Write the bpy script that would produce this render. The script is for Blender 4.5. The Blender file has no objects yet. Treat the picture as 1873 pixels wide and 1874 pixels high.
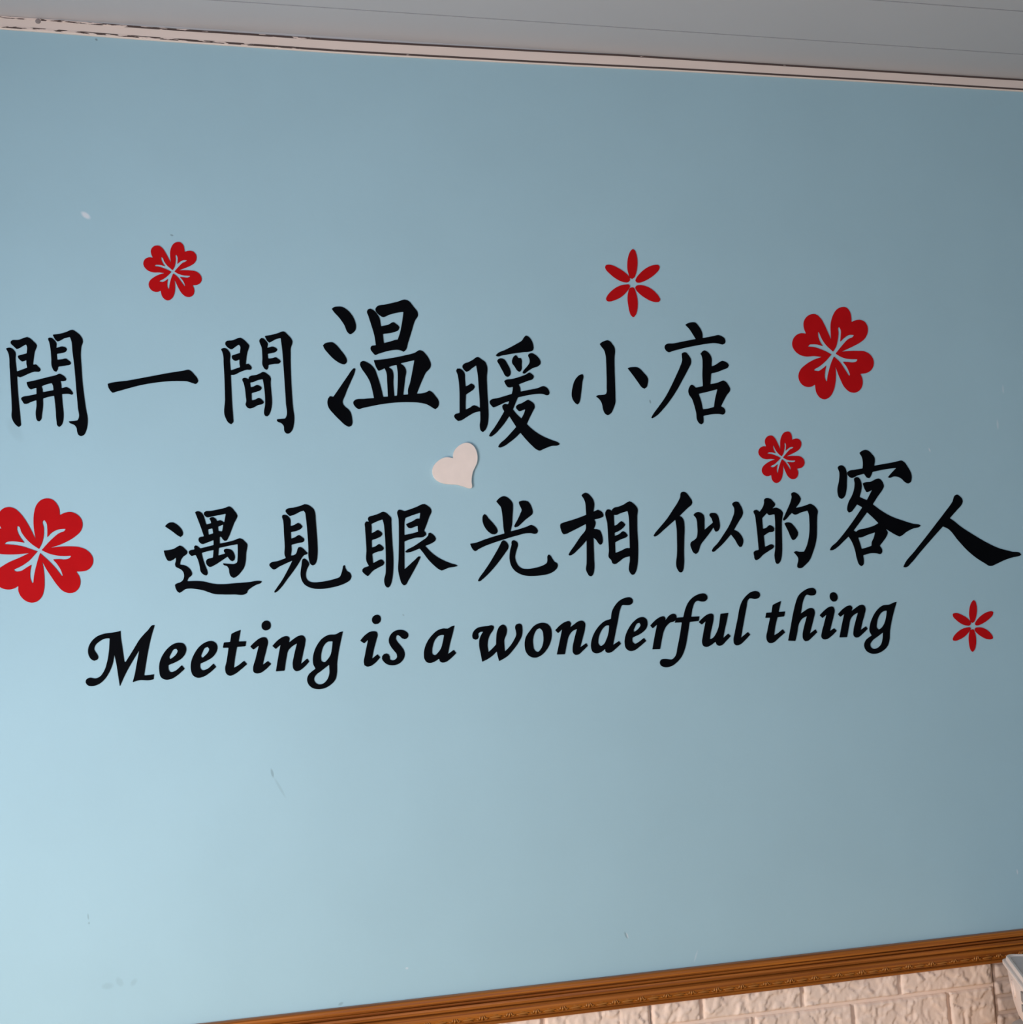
import bpy, bmesh, math, random
from mathutils import Matrix, Vector, noise

# ------------------------------------------------------------------ camera, light, exposure
scene = bpy.context.scene
C = scene.collection
cam_data = bpy.data.cameras.new('camera')
cam = bpy.data.objects.new('camera', cam_data)
C.objects.link(cam)
cam_data.sensor_fit = 'HORIZONTAL'
cam_data.sensor_width = 36.0
cam_data.lens = 36.0 * 2400.0 / 1873.0
cam_data.clip_start = 0.02
RIGHT = Vector((0.9704765681693268, -0.23594423827792282, -0.05005543984160502))
DOWN = Vector((-0.024890422359186527, 0.10845366123334191, -0.993789852151784))
FWD = Vector((0.23990768538974963, 0.9656956662367984, 0.09937898521517839))
EYE = Vector((0.0, -2.037821, 1.6))
cam.matrix_world = Matrix(((RIGHT.x, -DOWN.x, -FWD.x, EYE.x), (RIGHT.y, -DOWN.y, -FWD.y, EYE.y),
                           (RIGHT.z, -DOWN.z, -FWD.z, EYE.z), (0, 0, 0, 1)))
scene.camera = cam

world = bpy.data.worlds.new('daylight')
scene.world = world
world.use_nodes = True
bg = world.node_tree.nodes['Background']
bg.inputs['Color'].default_value = (0.80, 0.90, 1.0, 1)
bg.inputs['Strength'].default_value = 1.0

def area_light(name, loc, aim, sx, sy, watts, col):
    d = bpy.data.lights.new(name, 'AREA')
    d.shape = 'RECTANGLE'; d.size = sx; d.size_y = sy
    d.energy = watts; d.color = col
    o = bpy.data.objects.new(name, d)
    C.objects.link(o)
    o.location = loc
    o.rotation_euler = (Vector(aim) - Vector(loc)).to_track_quat('-Z', 'Y').to_euler()
    return o

# daylight entering through the window in the left wall
# (upper half: sky, lower half: light thrown up from the sunlit ground outside)
area_light('window_skylight', (-0.965, -1.20, 1.525), (0.0, -1.20, 1.525), 0.80, 0.55, 20.0, (0.80, 0.95, 1.18))
area_light('window_groundlight', (-0.965, -1.20, 0.975), (0.0, -1.20, 0.975), 0.80, 0.55, 20.5, (1.13, 0.98, 0.80))
# added cool fill from behind the camera, at a window made up for it
area_light('rear_cool_fill', (1.2, -5.03, 1.45), (1.2, 0.0, 1.45), 2.2, 1.4, 17.5, (0.64, 0.73, 1.0))

vs = scene.view_settings
vs.view_transform = 'Standard'
vs.look = 'None'
vs.exposure = 0.0
vs.gamma = 1.0
vs.use_curve_mapping = False

# ------------------------------------------------------------------ helpers
def link(o, parent=None):
    C.objects.link(o)
    if parent is not None:
        o.parent = parent
    return o

def obj(name, bm, material, parent=None, smooth=False):
    me = bpy.data.meshes.new(name)
    bm.normal_update()
    bm.to_mesh(me)
    bm.free()
    if smooth:
        for p in me.polygons:
            p.use_smooth = True
    if material is not None:
        me.materials.append(material)
    return link(bpy.data.objects.new(name, me), parent)

def tag(o, label, cat=None, group=None, kind=None):
    o['label'] = label
    if cat: o['category'] = cat
    if group: o['group'] = group
    if kind: o['kind'] = kind
    return o

def box(bm, x0, x1, y0, y1, z0, z1):
    v = [bm.verts.new((x, y, z)) for x in (x0, x1) for y in (y0, y1) for z in (z0, z1)]
    for f in ((0, 1, 3, 2), (4, 6, 7, 5), (0, 4, 5, 1), (2, 3, 7, 6), (0, 2, 6, 4), (1, 5, 7, 3)):
        bm.faces.new([v[i] for i in f])

def boxes(*args):
    bm = bmesh.new()
    for a in args:
        box(bm, *a)
    bmesh.ops.recalc_face_normals(bm, faces=bm.faces)
    return bm

def mat(name, color, rough=0.5, spec=0.5, bump=None, vary=None, metallic=0.0):
    m = bpy.data.materials.new(name)
    m.use_nodes = True
    nt = m.node_tree
    b = nt.nodes['Principled BSDF']
    b.inputs['Base Color'].default_value = (*color, 1)
    b.inputs['Roughness'].default_value = rough
    b.inputs['Specular IOR Level'].default_value = spec
    b.inputs['Metallic'].default_value = metallic
    tc = nt.nodes.new('ShaderNodeTexCoord')
    if vary:
        scale, amount, stretch = vary
        mp = nt.nodes.new('ShaderNodeMapping')
        mp.inputs['Scale'].default_value = stretch
        nt.links.new(tc.outputs['Object'], mp.inputs['Vector'])
        n = nt.nodes.new('ShaderNodeTexNoise')
        n.inputs['Scale'].default_value = scale
        n.inputs['Detail'].default_value = 5
        nt.links.new(mp.outputs['Vector'], n.inputs['Vector'])
        mr = nt.nodes.new('ShaderNodeMapRange')
        mr.inputs['From Min'].default_value = 0.3
        mr.inputs['From Max'].default_value = 0.7
        mr.inputs['To Min'].default_value = 1 - amount
        mr.inputs['To Max'].default_value = 1 + amount
        nt.links.new(n.outputs['Fac'], mr.inputs['Value'])
        mx = nt.nodes.new('ShaderNodeVectorMath')
        mx.operation = 'SCALE'
        mx.inputs[0].default_value = color
        nt.links.new(mr.outputs['Result'], mx.inputs['Scale'])
        nt.links.new(mx.outputs['Vector'], b.inputs['Base Color'])
    if bump:
        scale, strength, dist = bump
        n = nt.nodes.new('ShaderNodeTexNoise')
        n.inputs['Scale'].default_value = scale
        n.inputs['Detail'].default_value = 4
        nt.links.new(tc.outputs['Object'], n.inputs['Vector'])
        bp = nt.nodes.new('ShaderNodeBump')
        bp.inputs['Strength'].default_value = strength
        bp.inputs['Distance'].default_value = dist
        nt.links.new(n.outputs['Fac'], bp.inputs['Height'])
        nt.links.new(bp.outputs['Normal'], b.inputs['Normal'])
    return m

# ------------------------------------------------------------------ materials
M_WALL = mat('blue_wall_paint', (0.39, 0.56, 0.62), 0.6, 0.3, bump=(220, 0.12, 0.001), vary=(6, 0.018, (1, 1, 1)))
M_CEIL = mat('white_ceiling_plastic', (0.515, 0.48, 0.475), 0.35, 0.4, vary=(3, 0.02, (1, 1, 1)))
M_CEIL_GAP = mat('ceiling_joint', (0.32, 0.31, 0.32), 0.8, 0.2, vary=(40, 0.05, (1, 1, 1)))
M_SIDE = mat('blue_side_wall_paint', (0.39, 0.56, 0.62), 0.6, 0.3, bump=(220, 0.12, 0.001), vary=(6, 0.018, (1, 1, 1)))
M_FLOOR = mat('beige_floor_tile', (0.62, 0.44, 0.26), 0.4, 0.4, vary=(9, 0.08, (1, 1, 1)))
M_TRIM = mat('cream_plastic_trim', (0.88, 0.69, 0.59), 0.45, 0.4, vary=(25, 0.03, (0.3, 1, 1)))
M_FOAM = mat('pale_pink_foam', (0.91, 0.68, 0.54), 0.55, 0.35, bump=(160, 0.25, 0.0012), vary=(14, 0.04, (1, 1, 1)))
M_FOAM_B = mat('tan_pink_foam', (0.68, 0.50, 0.40), 0.6, 0.35, bump=(160, 0.25, 0.0012), vary=(14, 0.04, (1, 1, 1)))
M_BLACK = mat('black_vinyl', (0.0016, 0.0017, 0.0026), 0.5, 0.04, bump=(35, 0.08, 0.001), vary=(30, 0.2, (1, 1, 1)))
M_RED = mat('red_vinyl', (0.49, 0.005, 0.007), 0.5, 0.05, bump=(28, 0.10, 0.002), vary=(30, 0.05, (1, 1, 1)))
M_HEART = mat('pale_pink_board', (0.88, 0.71, 0.62), 0.6, 0.3, vary=(60, 0.03, (1, 1, 1)))
M_BODY = mat('white_plastic', (0.84, 0.68, 0.59), 0.5, 0.25, vary=(30, 0.03, (1, 1, 1)))
M_LID = mat('grey_lid_plastic', (0.66, 0.54, 0.49), 0.6, 0.2, vary=(30, 0.03, (1, 1, 1)))
M_LATCH = mat('grey_latch_plastic', (0.25, 0.23, 0.22), 0.5, 0.4, vary=(30, 0.05, (1, 1, 1)))
M_TABLE = mat('pale_grey_laminate', (0.72, 0.64, 0.57), 0.6, 0.25, vary=(20, 0.04, (1, 1, 1)))
M_FRAME = mat('grey_window_frame', (0.45, 0.46, 0.47), 0.4, 0.5, vary=(20, 0.04, (1, 1, 1)))

def wood_material(name, dark, light):
    m = mat(name, light, 0.34, 0.28)
    nt = m.node_tree
    b = nt.nodes['Principled BSDF']
    tc = nt.nodes.new('ShaderNodeTexCoord')
    mp = nt.nodes.new('ShaderNodeMapping')
    mp.inputs['Scale'].default_value = (1.3, 60, 190)
    nt.links.new(tc.outputs['Object'], mp.inputs['Vector'])
    n = nt.nodes.new('ShaderNodeTexNoise')
    n.inputs['Scale'].default_value = 2.2
    n.inputs['Detail'].default_value = 6
    nt.links.new(mp.outputs['Vector'], n.inputs['Vector'])
    r = nt.nodes.new('ShaderNodeValToRGB')
    r.color_ramp.elements[0].position = 0.32
    r.color_ramp.elements[0].color = (*dark, 1)
    r.color_ramp.elements[1].position = 0.66
    r.color_ramp.elements[1].color = (*light, 1)
    nt.links.new(n.outputs['Fac'], r.inputs['Fac'])
    nt.links.new(r.outputs['Color'], b.inputs['Base Color'])
    return m

M_WOOD = wood_material('varnished_orange_wood', (0.19, 0.046, 0.005), (0.45, 0.140, 0.017))
M_CARVE = wood_material('carved_orange_wood', (0.26, 0.075, 0.010), (0.46, 0.18, 0.035))

def stripe_material():
    # brown line along the trim, rubbed away in places towards the left end
    m = mat('worn_brown_line', (0.10, 0.065, 0.055), 0.6, 0.3)
    nt = m.node_tree
    b = nt.nodes['Principled BSDF']
    tc = nt.nodes.new('ShaderNodeTexCoord')
    mp = nt.nodes.new('ShaderNodeMapping')
    mp.inputs['Scale'].default_value = (26, 1, 160)
    nt.links.new(tc.outputs['Object'], mp.inputs['Vector'])
    n = nt.nodes.new('ShaderNodeTexNoise')
    n.inputs['Scale'].default_value = 1.6
    n.inputs['Detail'].default_value = 4
    nt.links.new(mp.outputs['Vector'], n.inputs['Vector'])
    sep = nt.nodes.new('ShaderNodeSeparateXYZ')
    nt.links.new(tc.outputs['Object'], sep.inputs['Vector'])
    thr = nt.nodes.new('ShaderNodeMapRange')
    thr.inputs['From Min'].default_value = -0.30
    thr.inputs['From Max'].default_value = 0.45
    thr.inputs['To Min'].default_value = 0.44
    thr.inputs['To Max'].default_value = 0.70
    nt.links.new(sep.outputs['X'], thr.inputs['Value'])
    sub = nt.nodes.new('ShaderNodeMath')
    sub.operation = 'SUBTRACT'
    nt.links.new(n.outputs['Fac'], sub.inputs[0])
    nt.links.new(thr.outputs['Result'], sub.inputs[1])
    mr = nt.nodes.new('ShaderNodeMapRange')
    mr.inputs['From Min'].default_value = -0.02
    mr.inputs['From Max'].default_value = 0.02
    nt.links.new(sub.outputs['Value'], mr.inputs['Value'])
    mx = nt.nodes.new('ShaderNodeMix')
    mx.data_type = 'RGBA'
    mx.inputs['A'].default_value = (0.10, 0.065, 0.055, 1)
    mx.inputs['B'].default_value = (0.84, 0.65, 0.56, 1)
    nt.links.new(mr.outputs['Result'], mx.inputs['Factor'])
    nt.links.new(mx.outputs['Result'], b.inputs['Base Color'])
    return m

M_STRIPE = stripe_material()

# scuffs, chips and scratches in the blue paint: centre x, z, half length, half width, angle, kind, strength (metres)
MARKS = [
    (-0.1395, 2.2817, 0.0084, 0.0044, -0.669, 'w', 0.75),
    (0.1144, 1.4232, 0.0072, 0.0022, -1.359, 'd', 0.35),
    (0.1251, 1.4008, 0.0179, 0.0022, -1.089, 'd', 0.14),
    (0.7540, 1.9888, 0.0035, 0.0016, -1.377, 'd', 0.50),
    (-0.0129, 2.2538, 0.0028, 0.0015, -0.319, 'd', 0.50),
    (-0.1189, 2.5630, 0.0023, 0.0018, -0.809, 'd', 0.60),
    (0.2048, 1.0758, 0.0042, 0.0024, 0.352, 'd', 0.30),
    (0.3066, 1.1168, 0.0026, 0.0018, -0.105, 'w', 0.40),
    (0.6583, 1.1307, 0.0062, 0.0020, -1.191, 'd', 0.40),
    (0.6605, 1.1301, 0.0049, 0.0012, -1.252, 'w', 0.50),
    (1.4072, 1.9441, 0.0091, 0.0022, -1.589, 'w', 0.30),
    (1.4246, 2.0079, 0.0084, 0.0020, -1.584, 'w', 0.25),
    (1.2674, 1.9002, 0.0041, 0.0016, -1.235, 'w', 0.45),
    (1.3689, 1.1660, 0.0046, 0.0014, -1.506, 'w', 0.50),
    (-0.1288, 1.1378, 0.0087, 0.0049, -0.007, 'd', 0.12),
    (-0.1121, 1.1417, 0.0078, 0.0049, -1.033, 'd', 0.12),
    (-0.0924, 1.1392, 0.0063, 0.0039, 0.844, 'd', 0.12),
    (-0.1538, 1.2379, 0.0047, 0.0012, -1.481, 'd', 0.30),
    (-0.1528, 1.2286, 0.0019, 0.0015, -1.588, 'd', 0.30),
    (0.7736, 1.0864, 0.0103, 0.0015, -1.961, 'w', 0.25),
    (-0.2451, 1.9504, 0.0206, 0.0088, -1.073, 'd', 0.08),
    (0.3238, 1.6522, 0.0021, 0.0015, -0.823, 'd', 0.25),
]

def add_marks(m):
    nt = m.node_tree
    b = nt.nodes['Principled BSDF']
    src = b.inputs['Base Color'].links[0].from_socket
    tc = nt.nodes.new('ShaderNodeTexCoord')
    for x, z, a, w, ang, kind, s in MARKS:
        mp = nt.nodes.new('ShaderNodeMapping')
        mp.vector_type = 'TEXTURE'
        mp.inputs['Location'].default_value = (x, 0, z)
        mp.inputs['Rotation'].default_value = (0, -ang, 0)
        mp.inputs['Scale'].default_value = (a, 1, w)
        nt.links.new(tc.outputs['Object'], mp.inputs['Vector'])
        ln = nt.nodes.new('ShaderNodeVectorMath')
        ln.operation = 'LENGTH'
        nt.links.new(mp.outputs['Vector'], ln.inputs[0])
        mr = nt.nodes.new('ShaderNodeMapRange')
        mr.inputs['From Min'].default_value = 0.55
        mr.inputs['From Max'].default_value = 1.15
        mr.inputs['To Min'].default_value = s
        mr.inputs['To Max'].default_value = 0.0
        nt.links.new(ln.outputs['Value'], mr.inputs['Value'])
        mx = nt.nodes.new('ShaderNodeMix')
        mx.data_type = 'RGBA'
        mx.inputs['B'].default_value = (0.80, 0.77, 0.78, 1) if kind == 'w' else (0.10, 0.13, 0.14, 1)
        nt.links.new(src, mx.inputs['A'])
        nt.links.new(mr.outputs['Result'], mx.inputs['Factor'])
        src = mx.outputs['Result']
    nt.links.new(src, b.inputs['Base Color'])

add_marks(M_WALL)

# ------------------------------------------------------------------ room
XL, XR, YB, H = -0.95, 3.2, -5.0, 2.590
tag(obj('wall_back', boxes((XL - 0.1, XR + 0.1, 0.0, 0.12, 0.0, H + 0.1)), M_WALL),
    'light blue painted wall carrying the black lettering and red flowers', kind='structure')
tag(obj('floor', boxes((XL - 0.1, XR + 0.1, YB, 0.12, -0.1, 0.0)), M_FLOOR), 'beige floor of the room', kind='structure')
WY0, WY1, WZ0, WZ1 = -1.60, -0.80, 0.70, 1.80
tag(obj('wall_left', boxes((XL - 0.1, XL, YB, WY0, 0, H + 0.1), (XL - 0.1, XL, WY1, 0.0, 0, H + 0.1),
                           (XL - 0.1, XL, WY0, WY1, WZ1, H + 0.1), (XL - 0.1, XL, WY0, WY1, 0, WZ0)), M_SIDE),
    'light blue side wall with a window opening', kind='structure')
tag(obj('wall_right', boxes((XR, XR + 0.1, YB, 0.0, 0, H + 0.1)), M_SIDE), 'light blue wall at the far right end', kind='structure')
RX0, RX1, RZ0, RZ1 = 0.1, 2.3, 0.75, 2.15
tag(obj('wall_rear', boxes((XL - 0.1, RX0, YB - 0.1, YB, 0, H + 0.1), (RX1, XR + 0.1, YB - 0.1, YB, 0, H + 0.1),
                           (RX0, RX1, YB - 0.1, YB, 0, RZ0), (RX0, RX1, YB - 0.1, YB, RZ1, H + 0.1)), M_SIDE), 'light blue wall opposite the lettered wall', kind='structure')
f = 0.05
tag(obj('window_1', boxes((XL - 0.08, XL - 0.02, WY0, WY0 + f, WZ0, WZ1), (XL - 0.08, XL - 0.02, WY1 - f, WY1, WZ0, WZ1),
                          (XL - 0.08, XL - 0.02, WY0 + f, WY1 - f, WZ1 - f, WZ1), (XL - 0.08, XL - 0.02, WY0 + f, WY1 - f, WZ0, WZ0 + f)), M_FRAME),
    'grey frame of the window in the left wall', kind='structure')

tag(obj('added_rear_window', boxes((RX0, RX0 + f, YB - 0.08, YB - 0.05, RZ0, RZ1), (RX1 - f, RX1, YB - 0.08, YB - 0.05, RZ0, RZ1),  # unseen window, added in the rear wall to carry the cool fill
                          (RX0 + f, RX1 - f, YB - 0.08, YB - 0.05, RZ1 - f, RZ1), (RX0 + f, RX1 - f, YB - 0.08, YB - 0.05, RZ0, RZ0 + f)), M_FRAME),
    'grey frame of an unseen rear window added for the cool fill light', kind='structure')

# ceiling of long plastic planks running parallel to the blue wall
ceil = tag(obj('ceiling', boxes((XL - 0.1, XR + 0.1, YB, 0.0, H + 0.0007, H + 0.06)), M_CEIL_GAP),
           'grey white ceiling of long plastic planks', kind='structure')
def plank_mesh(y0, y1):
    bm = bmesh.new()
    g = 0.0016
    prof = [(y0 + g, H + 0.0008), (y0 + g, H), (y1 - g, H), (y1 - g, H + 0.0008)]
    a = [bm.verts.new((XL, y, z)) for y, z in prof]
    b = [bm.verts.new((XR, y, z)) for y, z in prof]
    n = len(prof)
    for i in range(n):
        bm.faces.new((a[i], a[(i + 1) % n], b[(i + 1) % n], b[i]))
    bm.faces.new(a); bm.faces.new(b[::-1])
    bmesh.ops.recalc_face_normals(bm, faces=bm.faces)
    return bm
edges = [0.0012, -0.098] + [-0.098 - 0.1455 * k for k in range(1, 31)] 
for y1, y0 in zip(edges, edges[1:]):
    obj('ceiling_plank', plank_mesh(y0, y1), M_CEIL, ceil)

# ------------------------------------------------------------------ cream trim under the ceiling (it bows slightly)
PATH = [(-0.96, 2.573, 2.592), (-0.2595, 2.5705, 2.5900), (-0.001, 2.5664, 2.5867), (0.274, 2.5637, 2.5858),
        (0.558, 2.5649, 2.5879), (0.861, 2.5675, 2.5910), (1.19, 2.5682, 2.5915), (1.523, 2.5675, 2.5910), (3.25, 2.566, 2.590)]
def path_at(x):
    for a, b in zip(PATH, PATH[1:]):
        if x <= b[0]:
            t = (x - a[0]) / (b[0] - a[0])
            t = t * t * (3 - 2 * t) * 0.5 + t * 0.5
            return a[1] + (b[1] - a[1]) * t, a[2] + (b[2] - a[2]) * t
    return PATH[-1][1], PATH[-1][2]
def ribbon(profile, xs):
    # profile: (y, u, dz): z = low + (high - low) * u + dz
    bm = bmesh.new()
    rows = []
    for x in xs:
        lo, hi = path_at(x)
        hi = min(hi, H - 0.0002)
        rows.append([bm.verts.new((x, y, lo + (hi - lo) * u + dz)) for y, u, dz in profile])
    n = len(profile)
    for r, s in zip(rows, rows[1:]):
        for i in range(n):
            bm.faces.new((r[i], r[(i + 1) % n], s[(i + 1) % n], s[i]))
    bm.faces.new(rows[0]); bm.faces.new(rows[-1][::-1])
    bmesh.ops.recalc_face_normals(bm, faces=bm.faces)
    return bm
xs = [-0.945 + 4.14 * i / 120 for i in range(121)]
trim = tag(obj('trim_1', ribbon([(-0.0002, 0, -0.0006), (-0.0036, 0, -0.0006), (-0.0042, 0, 0.0), (-0.0042, 1, -0.0004), (-0.0036, 1, 0.0002), (-0.0002, 1, 0.0002)], xs), M_TRIM),
           'narrow cream trim strip with brown edge lines along the ceiling', kind='structure')
for u, dz in ((0, 0.0008), (1, -0.0034)):
    obj('edge_line', ribbon([(-0.0041, u, dz), (-0.0046, u, dz + 0.0002), (-0.0046, u, dz + 0.0032), (-0.0041, u, dz + 0.0034)], xs), M_STRIPE, trim)
# bead of filler closing the gap between the trim and the ceiling
bm = bmesh.new()
rows = []
for x in xs:
    hi = min(path_at(x)[1], H - 0.0002)
    rows.append([bm.verts.new(q) for q in ((x, -0.0002, hi - 0.001), (x, -0.0036, hi - 0.001), (x, -0.0040, H - 0.0001), (x, -0.0002, H - 0.0001))])
for r, q in zip(rows, rows[1:]):
    for i in range(4):
        bm.faces.new((r[i], r[(i + 1) % 4], q[(i + 1) % 4], q[i]))
bmesh.ops.recalc_face_normals(bm, faces=bm.faces)
obj('filler_bead', bm, M_CEIL, trim)
# a screw head near the left end of the trim
bm = bmesh.new()
bmesh.ops.create_uvsphere(bm, u_segments=12, v_segments=6, radius=0.0042)
bmesh.ops.scale(bm, vec=(1, 0.35, 1), verts=bm.verts)
lo, hi = path_at(-0.208)
bmesh.ops.translate(bm, vec=(-0.204, -0.0042, hi - 0.0045), verts=bm.verts)
obj('screw_head', bm, mat('dull_screw', (0.30, 0.24, 0.22), 0.5, 0.4, vary=(90, 0.2, (1, 1, 1))), trim, smooth=True)

# ------------------------------------------------------------------ carved wooden chair rail
ZT, ZB = 1.0710, 1.0228
prof = [(0.0, 0.0), (0.006, 0.0), (0.0095, 0.02), (0.0110, 0.06), (0.0114, 0.12), (0.0108, 0.185), (0.0070, 0.197), (0.0070, 0.215), (0.0110, 0.23),
        (0.0115, 0.262), (0.0105, 0.283), (0.0030, 0.298), (0.0030, 0.338), (0.0080, 0.352), (0.0085, 0.42), (0.0082, 0.475), (0.0045, 0.488),
        (0.0045, 0.51), (0.0100, 0.524), (0.0117, 0.57), (0.0121, 0.68), (0.0112, 0.78), (0.0094, 0.86), (0.0094, 0.89), (0.0135, 0.905),
        (0.0150, 0.94), (0.0140, 0.98), (0.0125, 1.0), (0.0, 1.0)]
bm = bmesh.new()
xs2 = [-0.945 + 4.14 * i / 30 for i in range(31)]
rows = [[bm.verts.new((x, -p - 0.0001, ZT + (ZB - ZT) * u)) for p, u in prof] for x in xs2]
for r, s in zip(rows, rows[1:]):
    for i in range(len(prof) - 1):
        bm.faces.new((r[i], s[i], s[i + 1], r[i + 1]))
bm.faces.new(rows[0]); bm.faces.new(rows[-1][::-1])
bmesh.ops.recalc_face_normals(bm, faces=bm.faces)
rail = tag(obj('trim_2', bm, M_WOOD), 'varnished orange brown wooden chair rail with carved leaves', kind='structure')

def carving_mesh():
    bm = bmesh.new()
    def blob(x, z, sx, sy, sz, ang):
        r = bmesh.ops.create_uvsphere(bm, u_segments=8, v_segments=5, radius=1.0,
              matrix=Matrix.Translation((x, 0, z)) @ Matrix.Rotation(ang, 4, 'Y') @ Matrix.Diagonal((sx, sy, sz, 1)))
    blob(0, -0.0006, 0.0017, 0.0024, 0.0042, 0.10)
    blob(-0.0036, 0.0002, 0.0014, 0.0020, 0.0036, 0.45)
    blob(0.0036, 0.0002, 0.0014, 0.0020, 0.0036, -0.45)
    blob(-0.0066, -0.0022, 0.0028, 0.0016, 0.0013, 0.25)
    blob(0.0066, -0.0022, 0.0028, 0.0016, 0.0013, -0.25)
    blob(0.0213, -0.0012, 0.0105, 0.0015, 0.0015, -0.05)
    blob(0.0213, -0.0034, 0.0080, 0.0012, 0.0009, 0.03)
    blob(0.0213, 0.0018, 0.0050, 0.0011, 0.0009, 0.08)
    me = bpy.data.meshes.new('carved_leaf')
    bm.to_mesh(me); bm.free()
    for p in me.polygons: p.use_smooth = True
    me.materials.append(M_CARVE)
    return me
carve = carving_mesh()
x = 0.4175 - 0.0426 * 31
while x < 2.1:
    o = link(bpy.data.objects.new('carved_leaf', carve), rail)
    o.location = (x, -0.0114, 1.0345)
    o.scale = (1, 1, random.Random(int(x * 1e4)).uniform(0.85, 1.1))
    x += 0.0426

# ------------------------------------------------------------------ embossed foam brick panels below the rail
def brick_mesh(w, h, seed, material, depth=0.0055):
    nx, nz = max(6, int(w / 0.0024)), max(5, int(h / 0.0024))
    bm = bmesh.new()
    g = []
    for j in range(nz + 1):
        row = []
        for i in range(nx + 1):
            u, v = i / nx, j / nz
            x, z = (u - 0.5) * w, (v - 0.5) * h
            e = min(min(u, 1 - u) * w, min(v, 1 - v) * h)
            edge = min(1.0, e / 0.0026)
            p = Vector((x * 58 + seed * 7.3, z * 50, seed * 3.1))
            warp = noise.noise_vector(p * 0.8) * 0.9
            n1 = noise.noise(p * 0.8 + warp)
            n2 = noise.noise(p * 1.7 + warp * 0.7 + Vector((9, 4, 2)))
            n3 = noise.noise(p * 4.0 + Vector((3, 8, 5)))
            step = 1 / (1 + math.exp(-n1 * 38))                     # broken slate-like plateaus
            step2 = 1 / (1 + math.exp(-(n2 - 0.16) * 30))
            ridge = max(0.0, 1 - abs(n1 - 0.02) * 16)
            hgt = depth * 0.62 * edge + edge * (0.0017 * step + 0.0015 * step2 + 0.0016 * ridge + 0.0005 * n3)
            if e <= 1e-9: hgt = 0.0
            row.append(bm.verts.new((x, -max(0.0, hgt), z)))
        g.append(row)
    for j in range(nz):
        for i in range(nx):
            bm.faces.new((g[j][i], g[j][i + 1], g[j + 1][i + 1], g[j + 1][i]))
    me = bpy.data.meshes.new('brick')
    bm.normal_update()
    bm.to_mesh(me); bm.free()
    for p in me.polygons: p.use_smooth = True
    me.materials.append(material)
    return me

noise.seed_set(7)
cache = {}
def lay(panel, x0, x1, z0, z1, material):
    w, h = round(x1 - x0 - 0.005, 3), round(z1 - z0 - 0.005, 3)
    if w < 0.012 or h < 0.008:
        return
    k = (w, h, len([q for q in cache if q[:2] == (w, h)]) % 7 if len([q for q in cache if q[:2] == (w, h)]) < 7 else random.Random(int(x0 * 991 + z0 * 7)).randrange(7), material.name)
    if k not in cache:
        cache[k] = brick_mesh(w, h, len(cache) + 1, material)
    o = link(bpy.data.objects.new('brick', cache[k]), panel)
    o.location = ((x0 + x1) / 2, -0.0032, (z0 + z1) / 2)

BW, BH, ZJ = 0.1755, 0.0645, 0.9855
def panel(label, xa, xb, right_seam, material, bw=BW, bh=BH, zj=ZJ, show=(-0.55, 2.2), nrows=9):
    p = tag(obj('foam_brick_panel', boxes((xa + 0.0008, xb - 0.0008, -0.0030, -0.0002, 0.0, 1.024)), material), label, 'wall panel', 'foam brick panels')
    for r in range(nrows):
        z1 = zj + bh * (1 - r)
        z0 = z1 - bh
        top = min(z1, 1.030)
        right = right_seam if r % 2 == 0 else right_seam - bw / 2
        if r % 2 == 1:
            lay(p, max(xa, right), xb, z0, top, material)
        x1 = right
        while x1 > max(xa, show[0]) + 0.01:
            x0 = max(xa, x1 - bw)
            lay(p, x0, min(x1, xb), z0, top, material)
            x1 -= bw
    return p
panel('pale pink foam brick panel under the rail, widest, running off left', -0.945, 0.6905, 0.6905, M_FOAM)
panel('pale pink foam brick panel between the two vertical seams under the rail', 0.6905, 1.3025, 1.3025, M_FOAM)
panel('darker tan foam brick panel with small bricks beside the white box', 1.3025, 3.195, 3.195, M_FOAM_B, bw=0.090, bh=0.0275, zj=0.9935, show=(1.30, 1.9), nrows=14)

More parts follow.
